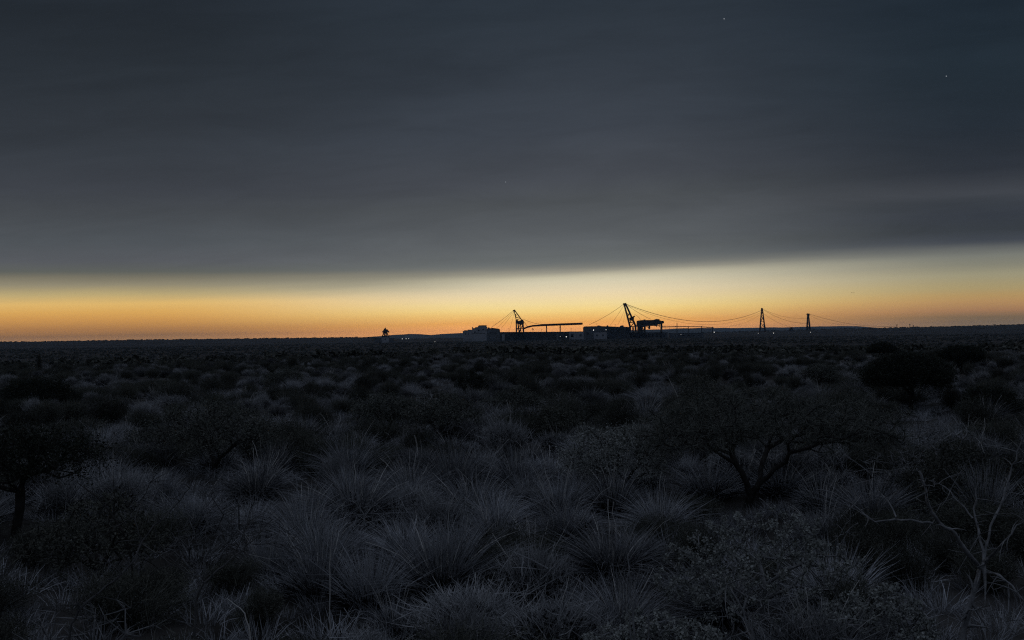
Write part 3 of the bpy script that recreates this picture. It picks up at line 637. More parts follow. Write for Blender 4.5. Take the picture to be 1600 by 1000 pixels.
def skeleton(b, NA, PA, r0, rmin, ex=2.3, sides=5):
    n = len(NA); cnt = np.zeros(n); kids = [[] for _ in range(n)]
    for i in range(n):
        if PA[i] >= 0: kids[PA[i]].append(i)
    for i in range(n - 1, -1, -1):
        if not kids[i]: cnt[i] = 1
        if PA[i] >= 0: cnt[PA[i]] += cnt[i]
    rad = np.maximum(r0 * (cnt / cnt[0]) ** (1 / ex), rmin)
    # chains
    starts = [(0, [0])]
    stack = [(0, None)]
    done = set()
    while stack:
        i, pre = stack.pop(); ch = [pre, i] if pre is not None else [i]
        cur = i
        while kids[cur]:
            ks = sorted(kids[cur], key=lambda k: -cnt[k])
            for k in ks[1:]: stack.append((k, cur))
            cur = ks[0]; ch.append(cur)
        if len(ch) > 1:
            r = rad[ch].copy()
            if pre is not None: r[0] = min(r[0], r[1] * 1.15)
            r[-1] *= .5
            b.tube(NA[ch], r, sides if r[0] > .012 else 3)
    return rad
def foliage(b, cl, n_per, cr, leaf, twig=6):
    n = len(cl) * n_per; c = np.repeat(cl, n_per, 0) + rng.normal(size=(n, 3)) * cr * [1, 1, .6]
    a = unit(rng.normal(size=(n, 3))); bb = unit(np.cross(a, rng.normal(size=(n, 3)))); s = leaf * rng.uniform(.5, 1.5, (n, 1))
    b.quads(c, a * s, bb * s * .42)
    m = len(cl) * twig; p = np.repeat(cl, twig, 0); d = unit(rng.normal(size=(m, 3)) + [0, 0, .25]) * cr * rng.uniform(.8, 2.0, (m, 1))
    b.ribbons(np.stack([p, p + d * .5 + rng.normal(size=(m, 3)) * .01, p + d], 1), .006 * np.array([[1.3, 1, .4]]) * np.ones((m, 1)))
def crown_pts(n, rx, ry, z0, z1, flat=0.5, cx=0, cy=0, lump=5):
    th = rng.uniform(0, 2 * math.pi, n); r = np.sqrt(rng.uniform(0, 1, n))
    ph = rng.uniform(0, 6.28, 3); edge = 1 + .16 * np.sin(3 * th + ph[0]) + .1 * np.sin(5 * th + ph[1])
    x = cx + rx * r * np.cos(th) * edge; y = cy + ry * r * np.sin(th) * edge
    top = z1 - (z1 - z0) * flat * r ** 2.2 + .08 * (z1 - z0) * np.sin(x * 4 / rx + ph[2]) * np.cos(y * 4 / ry)
    bot = z0 + (z1 - z0) * .15 * (1 - r)
    return np.stack([x, y, bot + (top - bot) * rng.uniform(0, 1, n) ** .7], 1)
def make_tree(name, root, attract, r0, leafmat, n_per, cr, leaf, label, cat, loc, group=None, twig=6, alpha=.55, wood=barkm, jitter=.12, sides=6):
    o = empty(name, loc, label, cat, group)
    NA, PA = grow(root, attract, alpha, jitter); b = MB(); skeleton(b, NA, PA, r0, 0.004, sides=sides); t = b.obj('trunk', wood, o)
    ks = [t]
    if n_per:
        b = MB(); foliage(b, attract, n_per, cr, leaf, twig); ks.append(b.obj('crown', leafmat, o))
    KIDS[o.name] = ks; return o

def ground_at(px, py):
    v = ray(px, py); d = EYE / -v[2] * v[1]
    for _ in range(6):
        p = P(px, py, d); z = terrain(p[0], d); d = (EYE - z) / (-v[2] / v[1])
    return np.array([P(px, py, d)[0], d, terrain(P(px, py, d)[0], d)])
taken = []      # (x, y, r) of hero plants
def hero_tree(px, base, top, w, label, dens=1.0, leafmat=darkleafm, cat='tree', name='acacia_tree', kind='umbrella', under=0.42, r0=None, group=None):
    g0 = ground_at(px, base); d = g0[1]; H = max((EYE + (P(px, top, d)[2] - EYE)) - g0[2], .5); W = w / FPX * d
    n = int(170 * dens * min(max(W, .8), 3)); taken.append((g0[0], g0[1], W * .28))
    if kind == 'umbrella':
        at = crown_pts(n, W / 2, W / 2 * .85, H * under, H * .97, .55)
        root = [(0, 0, -.1), (rng.normal(0, .02), 0, H * .10), (rng.normal(0, .06) * H, rng.normal(0, .05), H * .24)]
    else:
        at = crown_pts(n, W / 2, W / 2 * .85, H * .15, H * .97, .7); root = [(0, 0, -.1), (rng.normal(0, .03), 0, H * .08)]
    cr = .10 * max(W / 2.2, .6)
    return make_tree(name, root, at, r0 or .032 * H + .012, leafmat, int((70 if leafmat is darkleafm and d > 20 else 38) * dens), cr * 1.15, .014 * (1 + d / 45), label, cat, g0, group, alpha=.45)

# big spreading foreground acacia right of centre
g0 = ground_at(1168, 792); taken.append((g0[0], g0[1], .5))
def rel(px, py, dy=0.0, g=None): return P(px, py, g[1] + dy) - g
root = [np.array((0, 0, -.15)), rel(1170, 784, 0, g0), rel(1173, 774, 0, g0)]
at = crown_pts(430, 1.95, 1.5, .95, 1.78, .55, cx=.28, cy=.1)
at = np.vstack([at, crown_pts(70, .9, .8, .75, 1.35, .5, cx=-1.0), crown_pts(60, .8, .7, .8, 1.3, .5, cx=1.75)])
limb = lambda pts, g: [rel(x, y, d, g) for x, y, d in pts]
L1 = limb([(1150, 725, -.1), (1128, 712, -.2), (1105, 695, -.25), (1075, 690, -.3), (1050, 700, -.3), (1018, 712, -.3)], g0)
L2 = limb([(1146, 705, .1), (1138, 688, .15), (1115, 678, .2), (1085, 660, .2)], g0)
L3 = limb([(1192, 720, .2), (1200, 700, .3), (1222, 688, .4), (1250, 680, .5)], g0)
L4 = limb([(1200, 745, -.1), (1228, 722, -.2), (1262, 700, -.3), (1300, 690, -.4)], g0)
at2 = np.vstack([np.array(L1 + L2 + L3 + L4), at])
o = empty('acacia_tree', g0, 'widest foreground acacia with several arching limbs, right of centre', 'tree')
NA, PA = grow(root, at2, .5, .1); b = MB(); skeleton(b, NA, PA, .066, .004, sides=7); b.obj('trunk', barkm, o)
b = MB(); foliage(b, at, 44, .13, .011, 18); b.obj('crown', acleafm, o)

hero_tree(1424, 645, 548, 128, 'black umbrella acacia standing clear on the right', 1.5)
hero_tree(1506, 580, 538, 62, 'small black acacia near the right edge behind the umbrella acacia', 1.2)
hero_tree(1377, 562, 535, 40, 'tiny flat-crowned acacia above the black umbrella acacia', 1.2)
hero_tree(22, 838, 650, 250, 'black low acacia cut off by the left edge', 1.0, under=.45)
hero_tree(340, 742, 622, 200, 'broad flat-topped acacia in the left middle ground', .8, acleafm, under=.3)
hero_tree(605, 692, 612, 112, 'many-stemmed small acacia left of centre, left of a twin', .9, acleafm)
hero_tree(694, 700, 617, 118, 'many-stemmed small acacia left of centre, right of a twin', .8, acleafm)
hero_tree(738, 622, 577, 50, 'dark upright shrubby tree just left of the picture centre', .7, kind='bush')
hero_tree(808, 668, 604, 92, 'open-crowned dark acacia at the picture centre', .8, acleafm)
hero_tree(446, 612, 574, 60, 'small thin dark tree with visible stem left of centre', .6, acleafm)
hero_tree(1282, 612, 566, 56, 'small vase-shaped dark tree between centre and right', .8, acleafm)
hero_tree(1545, 655, 600, 90, 'low dark acacia bush close to the right edge', 1.1, kind='bush')
hero_tree(870, 692, 632, 66, 'round dark bush with pale tips right of centre', 1.3, leafm, 'bush', 'round_bush', 'bush')
hero_tree(60, 640, 590, 110, 'wide black bush in the left distance', 1.3, darkleafm, 'bush', 'round_bush', 'bush')
hero_tree(1100, 655, 588, 120, 'dark thicket bush behind the widest foreground acacia', 1.0, leafm, 'bush', 'round_bush', 'bush')
hero_tree(970, 785, 655, 175, 'thorny arching bush left of the widest foreground acacia', .9, greyleafm, 'bush', 'thorn_bush', 'umbrella', .3, r0=.04)
hero_tree(1330, 735, 645, 150, 'dark thorny bush under the right side of the widest acacia', .9, leafm, 'bush', 'thorn_bush', 'bush')
hero_tree(1510, 800, 690, 190, 'leafy dark bush behind the bare branching shrub', 1.0, leafm, 'bush', 'thorn_bush', 'bush')
hero_tree(150, 905, 770, 210, 'open dark bush in the lower left corner', .8, leafm, 'bush', 'thorn_bush', 'bush')
# leafy lobed bushes bottom right: small rounded leaves on knobbly twigs
def lobed(px, base_y, d, W, H, label, n=240):
    x = P(px, base_y, d)[0]; z = float(terrain(x, d)); taken.append((x, d, W * .3))
    at = crown_pts(n, W / 2, W / 2 * .7, H * .2, H, .6); o = empty('lobed_leaf_bush', (x, d, z), label, 'bush')
    NA, PA = grow([(0, 0, -.1), (.02, 0, H * .08)], at, .35, .1); b = MB(); skeleton(b, NA, PA, .035, .005); b.obj('trunk', deadm, o)
    b = MB(); m = 40; k = len(at) * m; c = np.repeat(at, m, 0) + unit(rng.normal(size=(k, 3))) * rng.uniform(.008, .05, (k, 1))
    a = unit(rng.normal(size=(k, 3)) + [0, 0, .5]); bb = unit(np.cross(a, rng.normal(size=(k, 3)))); s = .0105 * rng.uniform(.6, 1.4, (k, 1))
    b.quads(c, a * s * 1.1, bb * s * .8); b.obj('crown', greyleafm, o)
lobed(1185, 900, 8.6, 1.75, 1.12, 'large grey-green lobed bush in the lower right foreground', 300)
lobed(1030, 990, 7.4, 1.3, .66, 'low grey-green lobed bush at the bottom edge right of centre')
lobed(1370, 990, 7.6, .95, .62, 'low grey-green lobed bush between the large one and the bare shrub', 160)
hero_n = len(taken)

# bare branching shrub, lower right: limbs followed one by one
duskwood = mat('dark_bare_wood', (0.06, 0.06, 0.06), (0.16, 0.155, 0.15), scale=7, rough=0.9)
def bare(name, base, d, limbs, label, m=deadm, twigs=3, cat='shrub'):
    x, y = base; p0 = P(x, y, d); z = float(terrain(p0[0], d)); o = empty(name, (p0[0], d, z), label, cat); org = np.array([p0[0], d, z])
    first = True
    for pts, r0, r1 in limbs:
        b = MB(); Q = np.array([P(px, py, d + dd) for px, py, dd in pts]) - org
        if first: Q = np.vstack([[Q[0][0] * .9, Q[0][1], -.1], Q]); first = False
        # smooth
        t = np.linspace(0, len(Q) - 1, (len(Q) - 1) * 3 + 1); i = np.clip(t.astype(int), 0, len(Q) - 2); f = (t - i)[:, None]
        Pm = Q[np.clip(i - 1, 0, None)]; Pn = Q[np.clip(i + 2, None, len(Q) - 1)]; a_, b_ = Q[i], Q[i + 1]
        S_ = .5 * ((2 * a_) + (-Pm + b_) * f + (2 * Pm - 5 * a_ + 4 * b_ - Pn) * f ** 2 + (-Pm + 3 * a_ - 3 * b_ + Pn) * f ** 3)
        S_[1:-1] += rng.normal(0, .006, S_[1:-1].shape)
        b.tube(S_, .78 * np.linspace(r0, r1, len(S_)) * rng.uniform(.9, 1.12, len(S_)), 6)
        for _ in range(twigs * 3):
            j = rng.integers(len(S_) // 3, len(S_)); dr = unit(rng.normal(size=3) + [0, -.1, .5]); L = rng.uniform(.08, .3)
            k = 5; tt = np.linspace(0, 1, k)[:, None]; pp = S_[j] + dr * L * tt + np.array([rng.normal(0, .04), 0, -.03]) * tt ** 2
            b.tube(pp, np.linspace(r1 * .8 + .001, .0015, k), 3)
            if rng.uniform() < .6: dr2 = unit(dr + rng.normal(size=3) * .8); b.tube([pp[2], pp[2] + dr2 * L * .3, pp[2] + dr2 * L * .5 + [0, 0, .01]], [.003, .002, .001], 3)
        b.obj('branch', m, o)
    return o
bare('bare_shrub', (1504, 1004), 7.4, [
    ([(1506, 1000, 0), (1516, 940, 0), (1532, 895, 0), (1536, 880, 0)], .028, .022),
    ([(1536, 890, 0), (1515, 868, -.1), (1492, 835, -.2), (1470, 818, -.25), (1452, 790, -.3), (1445, 760, -.3), (1436, 736, -.3)], .023, .010),
    ([(1458, 818, -.25), (1430, 812, -.2), (1400, 812, -.1), (1368, 814, 0), (1340, 795, .1), (1305, 772, .1), (1275, 765, .15)], .012, .004),
    ([(1537, 885, 0), (1532, 845, .1), (1526, 820, .15), (1524, 780, .2), (1530, 745, .2)], .016, .005),
    ([(1537, 882, 0), (1545, 838, .1), (1562, 792, .2), (1575, 750, .3), (1585, 718, .3), (1596, 680, .3)], .014, .005),
    ([(1536, 896, 0), (1562, 900, -.2), (1590, 925, -.3), (1612, 960, -.4)], .012, .006),
    ([(1540, 880, 0), (1562, 855, -.1), (1590, 822, -.1), (1625, 800, -.1)], .011, .005),
    ([(1520, 810, .1), (1500, 785, .2), (1475, 760, .3), (1455, 752, .3)], .009, .003),
    ([(1400, 808, -.1), (1390, 785, 0), (1372, 765, .1), (1360, 740, .1)], .008, .003),
    ([(1508, 960, 0), (1530, 950, -.2), (1560, 962, -.3), (1590, 992, -.4)], .009, .003),
    ([(1340, 818, .0), (1318, 832, .1), (1308, 842, .1)], .006, .002)],
    'large pale bare-branched shrub in the lower right corner')
bare('bare_shrub', (1172, 1006), 6.2, [
    ([(1176, 1002, 0), (1172, 985, 0)], .012, .010),
    ([(1172, 985, 0), (1152, 940, .05), (1130, 902, .1)], .009, .004),
    ([(1172, 985, 0), (1180, 962, 0), (1194, 942, -.05)], .008, .004),
    ([(1173, 987, 0), (1190, 970, 0), (1204, 965, 0)], .006, .003),
    ([(1171, 986, 0), (1150, 992, 0), (1128, 1002, 0)], .006, .003)], 'small pale forked dead stem at the bottom edge right of centre', twigs=1)
bare('bare_shrub', (108, 1006), 6.8, [
    ([(108, 1002, 0), (124, 955, 0), (165, 918, .1), (200, 888, .2), (222, 845, .3), (252, 812, .4), (290, 770, .5), (300, 750, .5)], .013, .004),
    ([(124, 955, 0), (122, 945, 0)], .007, .004),
    ([(222, 845, .3), (212, 815, .3), (222, 780, .4), (240, 748, .4)], .006, .003),
    ([(222, 850, .3), (258, 872, .3), (290, 895, .3)], .006, .003)], 'long thin bare stem rising from the lower left corner', duskwood, twigs=4)
bare('bare_shrub', (305, 1000), 7.5, [
    ([(305, 990, 0), (310, 925, 0), (340, 892, .1), (368, 868, .2), (395, 845, .3), (425, 812, .4)], .014, .004),
    ([(366, 870, .2), (376, 840, .2), (389, 815, .2)], .007, .003),
    ([(395, 850, .3), (430, 848, .3), (455, 858, .3)], .006, .002),
    ([(312, 930, 0), (318, 900, 0), (330, 870, 0)], .006, .002)], 'forked bare stem in the left foreground', duskwood, twigs=4)
bare('bare_shrub', (190, 870), 10.5, [
    ([(205, 872, 0), (190, 828, 0), (172, 800, .1), (150, 775, .2), (118, 752, .3)], .018, .005),
    ([(176, 806, .1), (180, 785, .1), (179, 772, .1)], .007, .004),
    ([(205, 860, 0), (235, 880, .1), (262, 895, .2)], .009, .004)], 'dark crooked bare stem in the left foreground behind the forked ones', barkm, 2)
# loose long stems
def stem(pts, d, r, label, m=strawm):
    Q = np.array([P(x, y, d + dd) for x, y, dd in pts]); z = float(terrain(Q[0][0], Q[0][1])); o3 = np.array([Q[0][0], Q[0][1], z])
    Q = Q - o3; Q = np.vstack([[Q[0][0], Q[0][1], -.05], Q]) if Q[0][2] > 0 else Q
    t = np.linspace(0, 1, len(Q)); tt = np.linspace(0, 1, 12); S_ = np.stack([np.interp(tt, t, Q[:, i]) for i in range(3)], 1); S_[1:-1] += rng.normal(0, .003, S_[1:-1].shape)
    b = MB(); b.tube(S_, np.linspace(r, r * .3, 12), 5); ob = b.obj('dead_stick', m); ob.location = tuple(o3); tag(ob, label, 'stick', 'loose dead sticks in the scrub')
stem([(992, 1002, 0), (986, 920, 0), (976, 828, 0)], 6.3, .010, 'tallest pale upright stem at the bottom right of centre', deadm)
stem([(1012, 1002, 0), (1014, 960, 0), (1016, 925, 0)], 6.4, .008, 'short upright stem just right of the tallest pale stem', deadm)
stem([(985, 965, 0), (972, 940, 0), (962, 922, 0)], 6.6, .007, 'short slanting pale stem left of the tallest one', deadm)
stem([(940, 970, 0), (905, 950, 0), (876, 938, .1)], 6.9, .007, 'pale fallen stem lying left of the tallest upright stem', deadm)
stem([(1214, 805, 0), (1200, 790, 0), (1186, 778, 0)], 9.3, .012, 'thick pale stick poking above the large lobed bush', deadm)
stem([(392, 990, 0), (380, 955, 0), (354, 935, 0)], 7.0, .008, 'pale slanting stem in the lower left foreground')
stem([(515, 905, 0), (516, 870, 0), (520, 830, 0)], 9, .006, 'thin upright stem left of the bright tussock')
stem([(1062, 626, 0), (1052, 605, 0), (1042, 586, 0)], 30, .018, 'pale slanting stick over the widest acacia crown')

# ------------------------------------------------------------------ mass planting
PROT = bpy.data.collections.new('prototypes')           # not linked to the scene
def variants(fn, m, name, n, core=None):
    out = []
    for i in range(n):
        b = fn(i); me = with_core(b, core(i), name, m, straws(i, name)) if core else b.mesh(name, m); out.append(me)
    return out
def tus(i):
    h = [.55, .66, .72, .5, .72, .74][i % 6]; b = tussock(int([420, 480, 430, 380, 620, 560][i % 6]), h, [.6, .7, .55, .65, 1.0, .85][i % 6], 0.0068, .12, [.6, .5, .35, .75, .85, .5][i % 6])
    b2 = tussock(260, h * .55, .45, .005, .2, .7, 4); b.v += b2.v; b.f += [f + b.n for f in b2.f]; b.n += b2.n
    stalks(b, 5, h * 1.25, .5, .006); return b
thatchshadem = mat('thatch_and_shade_core', (0.008, 0.008, 0.008), (0.022, 0.021, 0.02), scale=7, rough=1.0)  # old leaf bases, near-black so the colour puts shade into the plant hearts
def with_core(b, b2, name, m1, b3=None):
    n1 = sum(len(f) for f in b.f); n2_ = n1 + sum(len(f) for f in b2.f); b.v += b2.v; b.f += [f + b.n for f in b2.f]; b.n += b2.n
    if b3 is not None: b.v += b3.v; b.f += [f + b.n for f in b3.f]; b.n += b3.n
    me = b.mesh(name, m1); me.materials.append(thatchshadem); me.materials.append(strawm)
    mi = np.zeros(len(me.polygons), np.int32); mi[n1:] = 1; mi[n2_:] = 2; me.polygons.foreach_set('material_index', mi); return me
def straws(i, name):
    b = MB(); tus_ = name == 'grass_tussock'
    if tus_: b2 = tussock(26, .72, .6, .0085, .1, .45, 6); b.v += b2.v; b.f += b2.f; b.n += b2.n
    stalks(b, 7 if tus_ else 9, .85 if tus_ else .8, .5, .008); return b
def shade_core(n, rx, h, s_):  # dense dark flakes added inside the bush to stand in for interior shade
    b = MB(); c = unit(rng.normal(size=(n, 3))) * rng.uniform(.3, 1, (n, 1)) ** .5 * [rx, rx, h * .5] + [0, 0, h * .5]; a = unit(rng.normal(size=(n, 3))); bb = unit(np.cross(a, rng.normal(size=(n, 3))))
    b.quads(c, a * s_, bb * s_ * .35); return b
def twg(i):
    at = crown_pts(75, [.45, .6, .5, .7][i % 4], [.4, .5, .5, .6][i % 4], .15, [.7, .85, 1.0, .65][i % 4], .5); NA, PA = grow([(0, 0, -.05), (.01, 0, .08)], at, .4, .16)
    b = MB(); skeleton(b, NA, PA, .018, .0022, sides=4); p = np.repeat(at, 5, 0); d = unit(rng.normal(size=(len(p), 3)) + [0, 0, .2]) * rng.uniform(.05, .16, (len(p), 1))
    b.ribbons(np.stack([p, p + d * .5, p + d], 1), .0045 * np.array([[1.2, 1, .4]]) * np.ones((len(p), 1))); return b
twg_v = variants(twg, twigm, 'bare_twig_bush', 4)
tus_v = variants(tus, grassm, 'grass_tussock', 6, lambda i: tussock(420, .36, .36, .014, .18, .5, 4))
mnd_v = variants(lambda i: mound([1100, 1300, 950, 1200, 1150][i % 5], [.55, .68, .48, .6, .75][i % 5], [.6, .66, .74, .5, .62][i % 5], .0062, [.30, .34, .38, .26, .34][i % 5], 4 + i), twigm, 'dry_bush', 5, lambda i: shade_core(900, .36, .38, .035))
def dkb(i):
    b = leafy([5200, 6400, 4600, 5600, 6000][i % 5], [.6, .8, .55, .7, .9][i % 5], [.75, .8, .9, .62, .7][i % 5], .0125, 12, .35)
    b2 = mound(500, [.62, .82, .56, .72, .92][i % 5], [.85, .9, 1.0, .72, .8][i % 5], .006, .3, 8); b.v += b2.v; b.f += [f + b.n for f in b2.f]; b.n += b2.n; return b
lfy_v = variants(dkb, leafm, 'dark_bush', 5)
low_v = variants(lambda i: tussock(70, .28, .28, .007, .12, .5, 4), grassm, 'low_grass', 4)
blob_v = variants(lambda i: leafy(130, .9, .85, .16, 6, .3), leafm, 'scrub_bush', 4)
pale_v = variants(lambda i: mound(260, .8, .6, .03, .3, 5), twigm, 'pale_scrub', 3)

# dart throwing over the view wedge
def scatter(n, r0, r1, sep, half=0.52, pw=1.0):
    u = rng.uniform(0, 1, n); r = (r0 ** 2 + (r1 ** 2 - r0 ** 2) * u ** pw) ** .5; a = rng.uniform(-half, half, n)
    p = np.stack([r * np.sin(a), r * np.cos(a)], 1); keep = []; grid = {}
    for q in p:
        s = sep(np.hypot(*q)); k = (int(q[0] // s), int(q[1] // s)); ok = True
        for i in (-1, 0, 1):
            for j in (-1, 0, 1):
                for m in grid.get((k[0] + i, k[1] + j), ()):
                    if (m[0] - q[0]) ** 2 + (m[1] - q[1]) ** 2 < s * s: ok = False
        if ok: grid.setdefault(k, []).append(q); keep.append(q)
    return np.array(keep)
pts = np.vstack([scatter(5000, 6.2, 26, lambda r: .74), scatter(9000, 26, 125, lambda r: .95)])
tk = np.array(taken)
dd = np.min(np.hypot(pts[:, None, 0] - tk[None, :, 0], pts[:, None, 1] - tk[None, :, 1]) - tk[None, :, 2], axis=1); pts = pts[dd > 0.05]
rc_ = np.hypot(pts[:, 0], pts[:, 1]); ac_ = pts[:, 0] / pts[:, 1]
for (hx, hy, hr) in (taken[0], taken[1], taken[5]):          # open ground in front of the trunks that show
    sd = ac_ * hy - hx; keep = ~((np.abs(sd) < (.75 if hr == .5 else .6)) & (rc_ < hy + .3) & (rc_ > hy * (.72 if hr == .5 else .8))); pts = pts[keep]; rc_ = rc_[keep]; ac_ = ac_[keep]
# clear ground around the bare shrubs near the camera
near_gap = ((rc_ < 10.5) & (ac_ > .36)) | ((rc_ < 9) & (ac_ < -.28))
pts = pts[~near_gap | (rng.uniform(size=len(pts)) < .3)]
rr = np.hypot(pts[:, 0], pts[:, 1]); pts = pts[np.argsort(rr)]; rr = np.sort(rr)
def patch(x, y, s, o): return np.sin(x / s + o) * np.cos(y / s * 1.3 + 2 * o) + .6 * np.sin((x + y) / s * 1.9 + 3 * o)
pt = patch(pts[:, 0], pts[:, 1], 3.2, 1.7) * np.interp(rr, [20, 40], [.8, .25]) + rng.normal(0, .8, len(pts))
far = rr > 34
qd = np.interp(rr, [10, 20, 28, 60, 100], [.16, .22, .36, .42, .5]); qp = np.interp(rr, [10, 24, 45, 100], [.42, .56, .8, .92])
uu = .5 + .5 * np.tanh(-pt * .9); uu = np.argsort(np.argsort(uu)) / len(uu)
uu = np.clip(uu + rng.normal(0, .06, len(uu)), 0, 1); kind = np.where(uu < qd, 0, np.where(uu < qp, 1, 2))      # 0 dark leafy, 1 pale dry bush, 2 tussock
kind = np.where((rr < 13.5) & ((pts[:, 0] / pts[:, 1] > .33) | (pts[:, 0] / pts[:, 1] < -.26)), 0, kind)
kind = np.where((rr < 30) & (rng.uniform(size=len(pts)) < .13), 3, kind)
kind = np.where((rr < 8.6) & (kind == 2), 1, kind)      # no big fans right under the camera
# far out: plants are sparser, pale ground grass shows between dark bushes
drop = (far & (rng.uniform(size=len(pts)) < .35)) | (~far & (rr > 18) & (rng.uniform(size=len(pts)) < .12)); pts, rr, kind = pts[~drop], rr[~drop], kind[~drop]
# hero tussocks traced from the photograph (px, base y, height factor, variant)
HT = [(556, 815, 1.35, 4, 'large dark-hearted grass tussock left of centre with wide arching blades'), (742, 805, 1.15, 1, 'broad tussock right of the large dark-hearted one'),
      (690, 925, 1.35, 5, 'brightest spiky grass tussock at the lower centre'), (835, 880, .95, 3, 'pale curly grass tussock right of the brightest spiky one'),
      (640, 765, 1.1, 0, 'rounded pale tussock between centre and left middle ground'), (500, 930, 1.0, 2, 'dim tussock left of the brightest spiky one'), (1108, 778, 1.15, 1, 'pale tussock behind the left limb of the widest acacia'), (1222, 772, 1.1, 0, 'pale tussock behind the right limb of the widest acacia'), (1166, 758, 1.2, 3, 'pale tussock straight behind the trunk of the widest acacia')]
REF = [(t[0], t[1], n) for t, n in zip(taken, ['widest foreground acacia', 'black umbrella acacia', 'small right-edge acacia', 'tiny flat-crowned acacia', 'black left-edge acacia',
    'flat-topped left acacia', 'left twin small acacia', 'right twin small acacia', 'upright shrubby tree', 'centre acacia', 'thin dark tree', 'vase-shaped small tree',
    'low acacia by the right edge', 'round pale-tipped bush', 'wide black bush', 'dark thicket bush', 'thorny arching bush', 'low thorny bush',
    'leafy right-side bush', 'open lower-left bush', 'large lobed bush', 'bottom-edge lobed bush', 'smallest lobed bush'])]
for px_, d_, n_ in ((1504, 7.4, 'large bare shrub'), (1172, 6.2, 'forked dead stem'), (108, 6.8, 'long bare left stem'), (305, 7.5, 'forked left bare stem'), (200, 10.5, 'dark crooked stem')):
    REF.append((P(px_, 500, d_)[0], d_, n_))
for px_, py_, n_ in ((556, 815, 'dark-hearted tussock'), (742, 805, 'broad centre tussock'), (690, 925, 'brightest spiky tussock'), (835, 880, 'pale curly tussock'), (640, 765, 'rounded pale tussock'), (500, 930, 'dim lower tussock')):
    q_ = ground_at(px_, py_); REF.append((q_[0], q_[1], n_))
def where(x, y):
    i = int(np.argmin([math.hypot(x - a, (y - b)) for a, b, _ in REF])); a, b, n = REF[i]; r = math.hypot(x, y); dl = math.atan2(x, y) - math.atan2(a, b); side = dl * r; back = r - math.hypot(a, b)
    t = math.hypot(side, back); q = 'just' if t < .9 else ('close' if t < 1.5 else ('a little' if t < 2.2 else ('some way' if t < 3.4 else ('well' if t < 5 else ('far' if t < 8 else ('very far' if t < 13 else 'farthest'))))))
    if abs(side) < .4 * abs(back): w = 'behind' if back > 0 else 'in front of'
    elif abs(back) < .4 * abs(side): w = 'right of' if side > 0 else 'left of'
    else: w = ('behind' if back > 0 else 'in front') + ' and ' + ('right of' if side > 0 else 'left of')
    return f'{q} {w} the {n}'
def zone(x, y, r):
    a = x / y; s = 'left' if a < -.17 else ('right' if a > .17 else 'centre'); dz = 'near' if r < 16 else ('middle-distance' if r < 34 else 'far')
    return s, dz
def place(me, name, x, y, rz, sc, label, cat, group):
    o = bpy.data.objects.new(name, me); COL.objects.link(o); o.location = (x, y, float(terrain(x, y)) - .02); o.rotation_euler = (rng.normal(0, .06), rng.normal(0, .06), rz); o.scale = (sc[0], sc[0], sc[1]); return tag(o, label, cat, group)
for px, py, s, v, lb in HT:
    q = ground_at(px, py); place(tus_v[v], 'grass_tussock', q[0], q[1], rng.uniform(0, 6.28), (s * 1.3, s * .95), lb, 'grass tussock', None)
    k = np.hypot(pts[:, 0] - q[0], pts[:, 1] - q[1]) > .55; pts, rr, kind = pts[k], rr[k], kind[k]
SPEC = {3: (twg_v, 'bare_twig_bush', 'leafless tangle of thin twigs', 'bush', 200), 0: (lfy_v, 'dark_bush', 'dark leafy bush', 'bush', 285), 1: (mnd_v, 'dry_bush', 'pale fuzzy dry bush', 'bush', 290), 2: (tus_v, 'grass_tussock', 'grey tussock of arching grass blades', 'grass tussock', 285)}
SH = {3: ('small leafless twig bush', 'leafless twig bush', 'tall leafless twig bush', 'leafless twig bushes in the scrub'), 0: ('small dark bush', 'dark bush', 'big dark bush', 'dark leafy bushes in the scrub'), 1: ('small fuzzy pale bush', 'fuzzy pale bush', 'big fuzzy pale bush', 'pale fuzzy dry bushes in the scrub'), 2: ('small grass tussock', 'grass tussock', 'big grass tussock', 'grass tussocks in the scrub')}
def stuff_instances(name, meshes, P3, rot, scl, label):
    me = bpy.data.meshes.new(name); me.from_pydata([tuple(p) for p in P3], [], []); 
    a = me.attributes.new('rot', 'FLOAT_VECTOR', 'POINT'); a.data.foreach_set('vector', rot.astype(np.float32).ravel())
    a = me.attributes.new('scl', 'FLOAT_VECTOR', 'POINT'); a.data.foreach_set('vector', scl.astype(np.float32).ravel())
    o = bpy.data.objects.new(name, me); COL.objects.link(o); o['kind'] = 'stuff'; tag(o, label, None)
    col = bpy.data.collections.new(name + '_pool')
    for m in meshes: col.objects.link(bpy.data.objects.new(m.name, m))
    ng = bpy.data.node_groups.new(name, 'GeometryNodeTree')
    ng.interface.new_socket('Geometry', in_out='INPUT', socket_type='NodeSocketGeometry'); ng.interface.new_socket('Geometry', in_out='OUTPUT', socket_type='NodeSocketGeometry')
    nd = ng.nodes; gi = nd.new('NodeGroupInput'); go = nd.new('NodeGroupOutput'); ip = nd.new('GeometryNodeInstanceOnPoints'); ci = nd.new('GeometryNodeCollectionInfo')
    ci.inputs['Collection'].default_value = col; ci.inputs['Separate Children'].default_value = True; ci.inputs['Reset Children'].default_value = True
    ip.inputs['Pick Instance'].default_value = True
    na1 = nd.new('GeometryNodeInputNamedAttribute'); na1.data_type = 'FLOAT_VECTOR'; na1.inputs[0].default_value = 'rot'
    na2 = nd.new('GeometryNodeInputNamedAttribute'); na2.data_type = 'FLOAT_VECTOR'; na2.inputs[0].default_value = 'scl'
    L = ng.links.new
    L(gi.outputs[0], ip.inputs['Points']); L(ci.outputs[0], ip.inputs['Instance']); L(na1.outputs[0], ip.inputs['Rotation']); L(na2.outputs[0], ip.inputs['Scale']); L(ip.outputs[0], go.inputs[0])
    o.modifiers.new('scatter', 'NODES').node_group = ng; return o
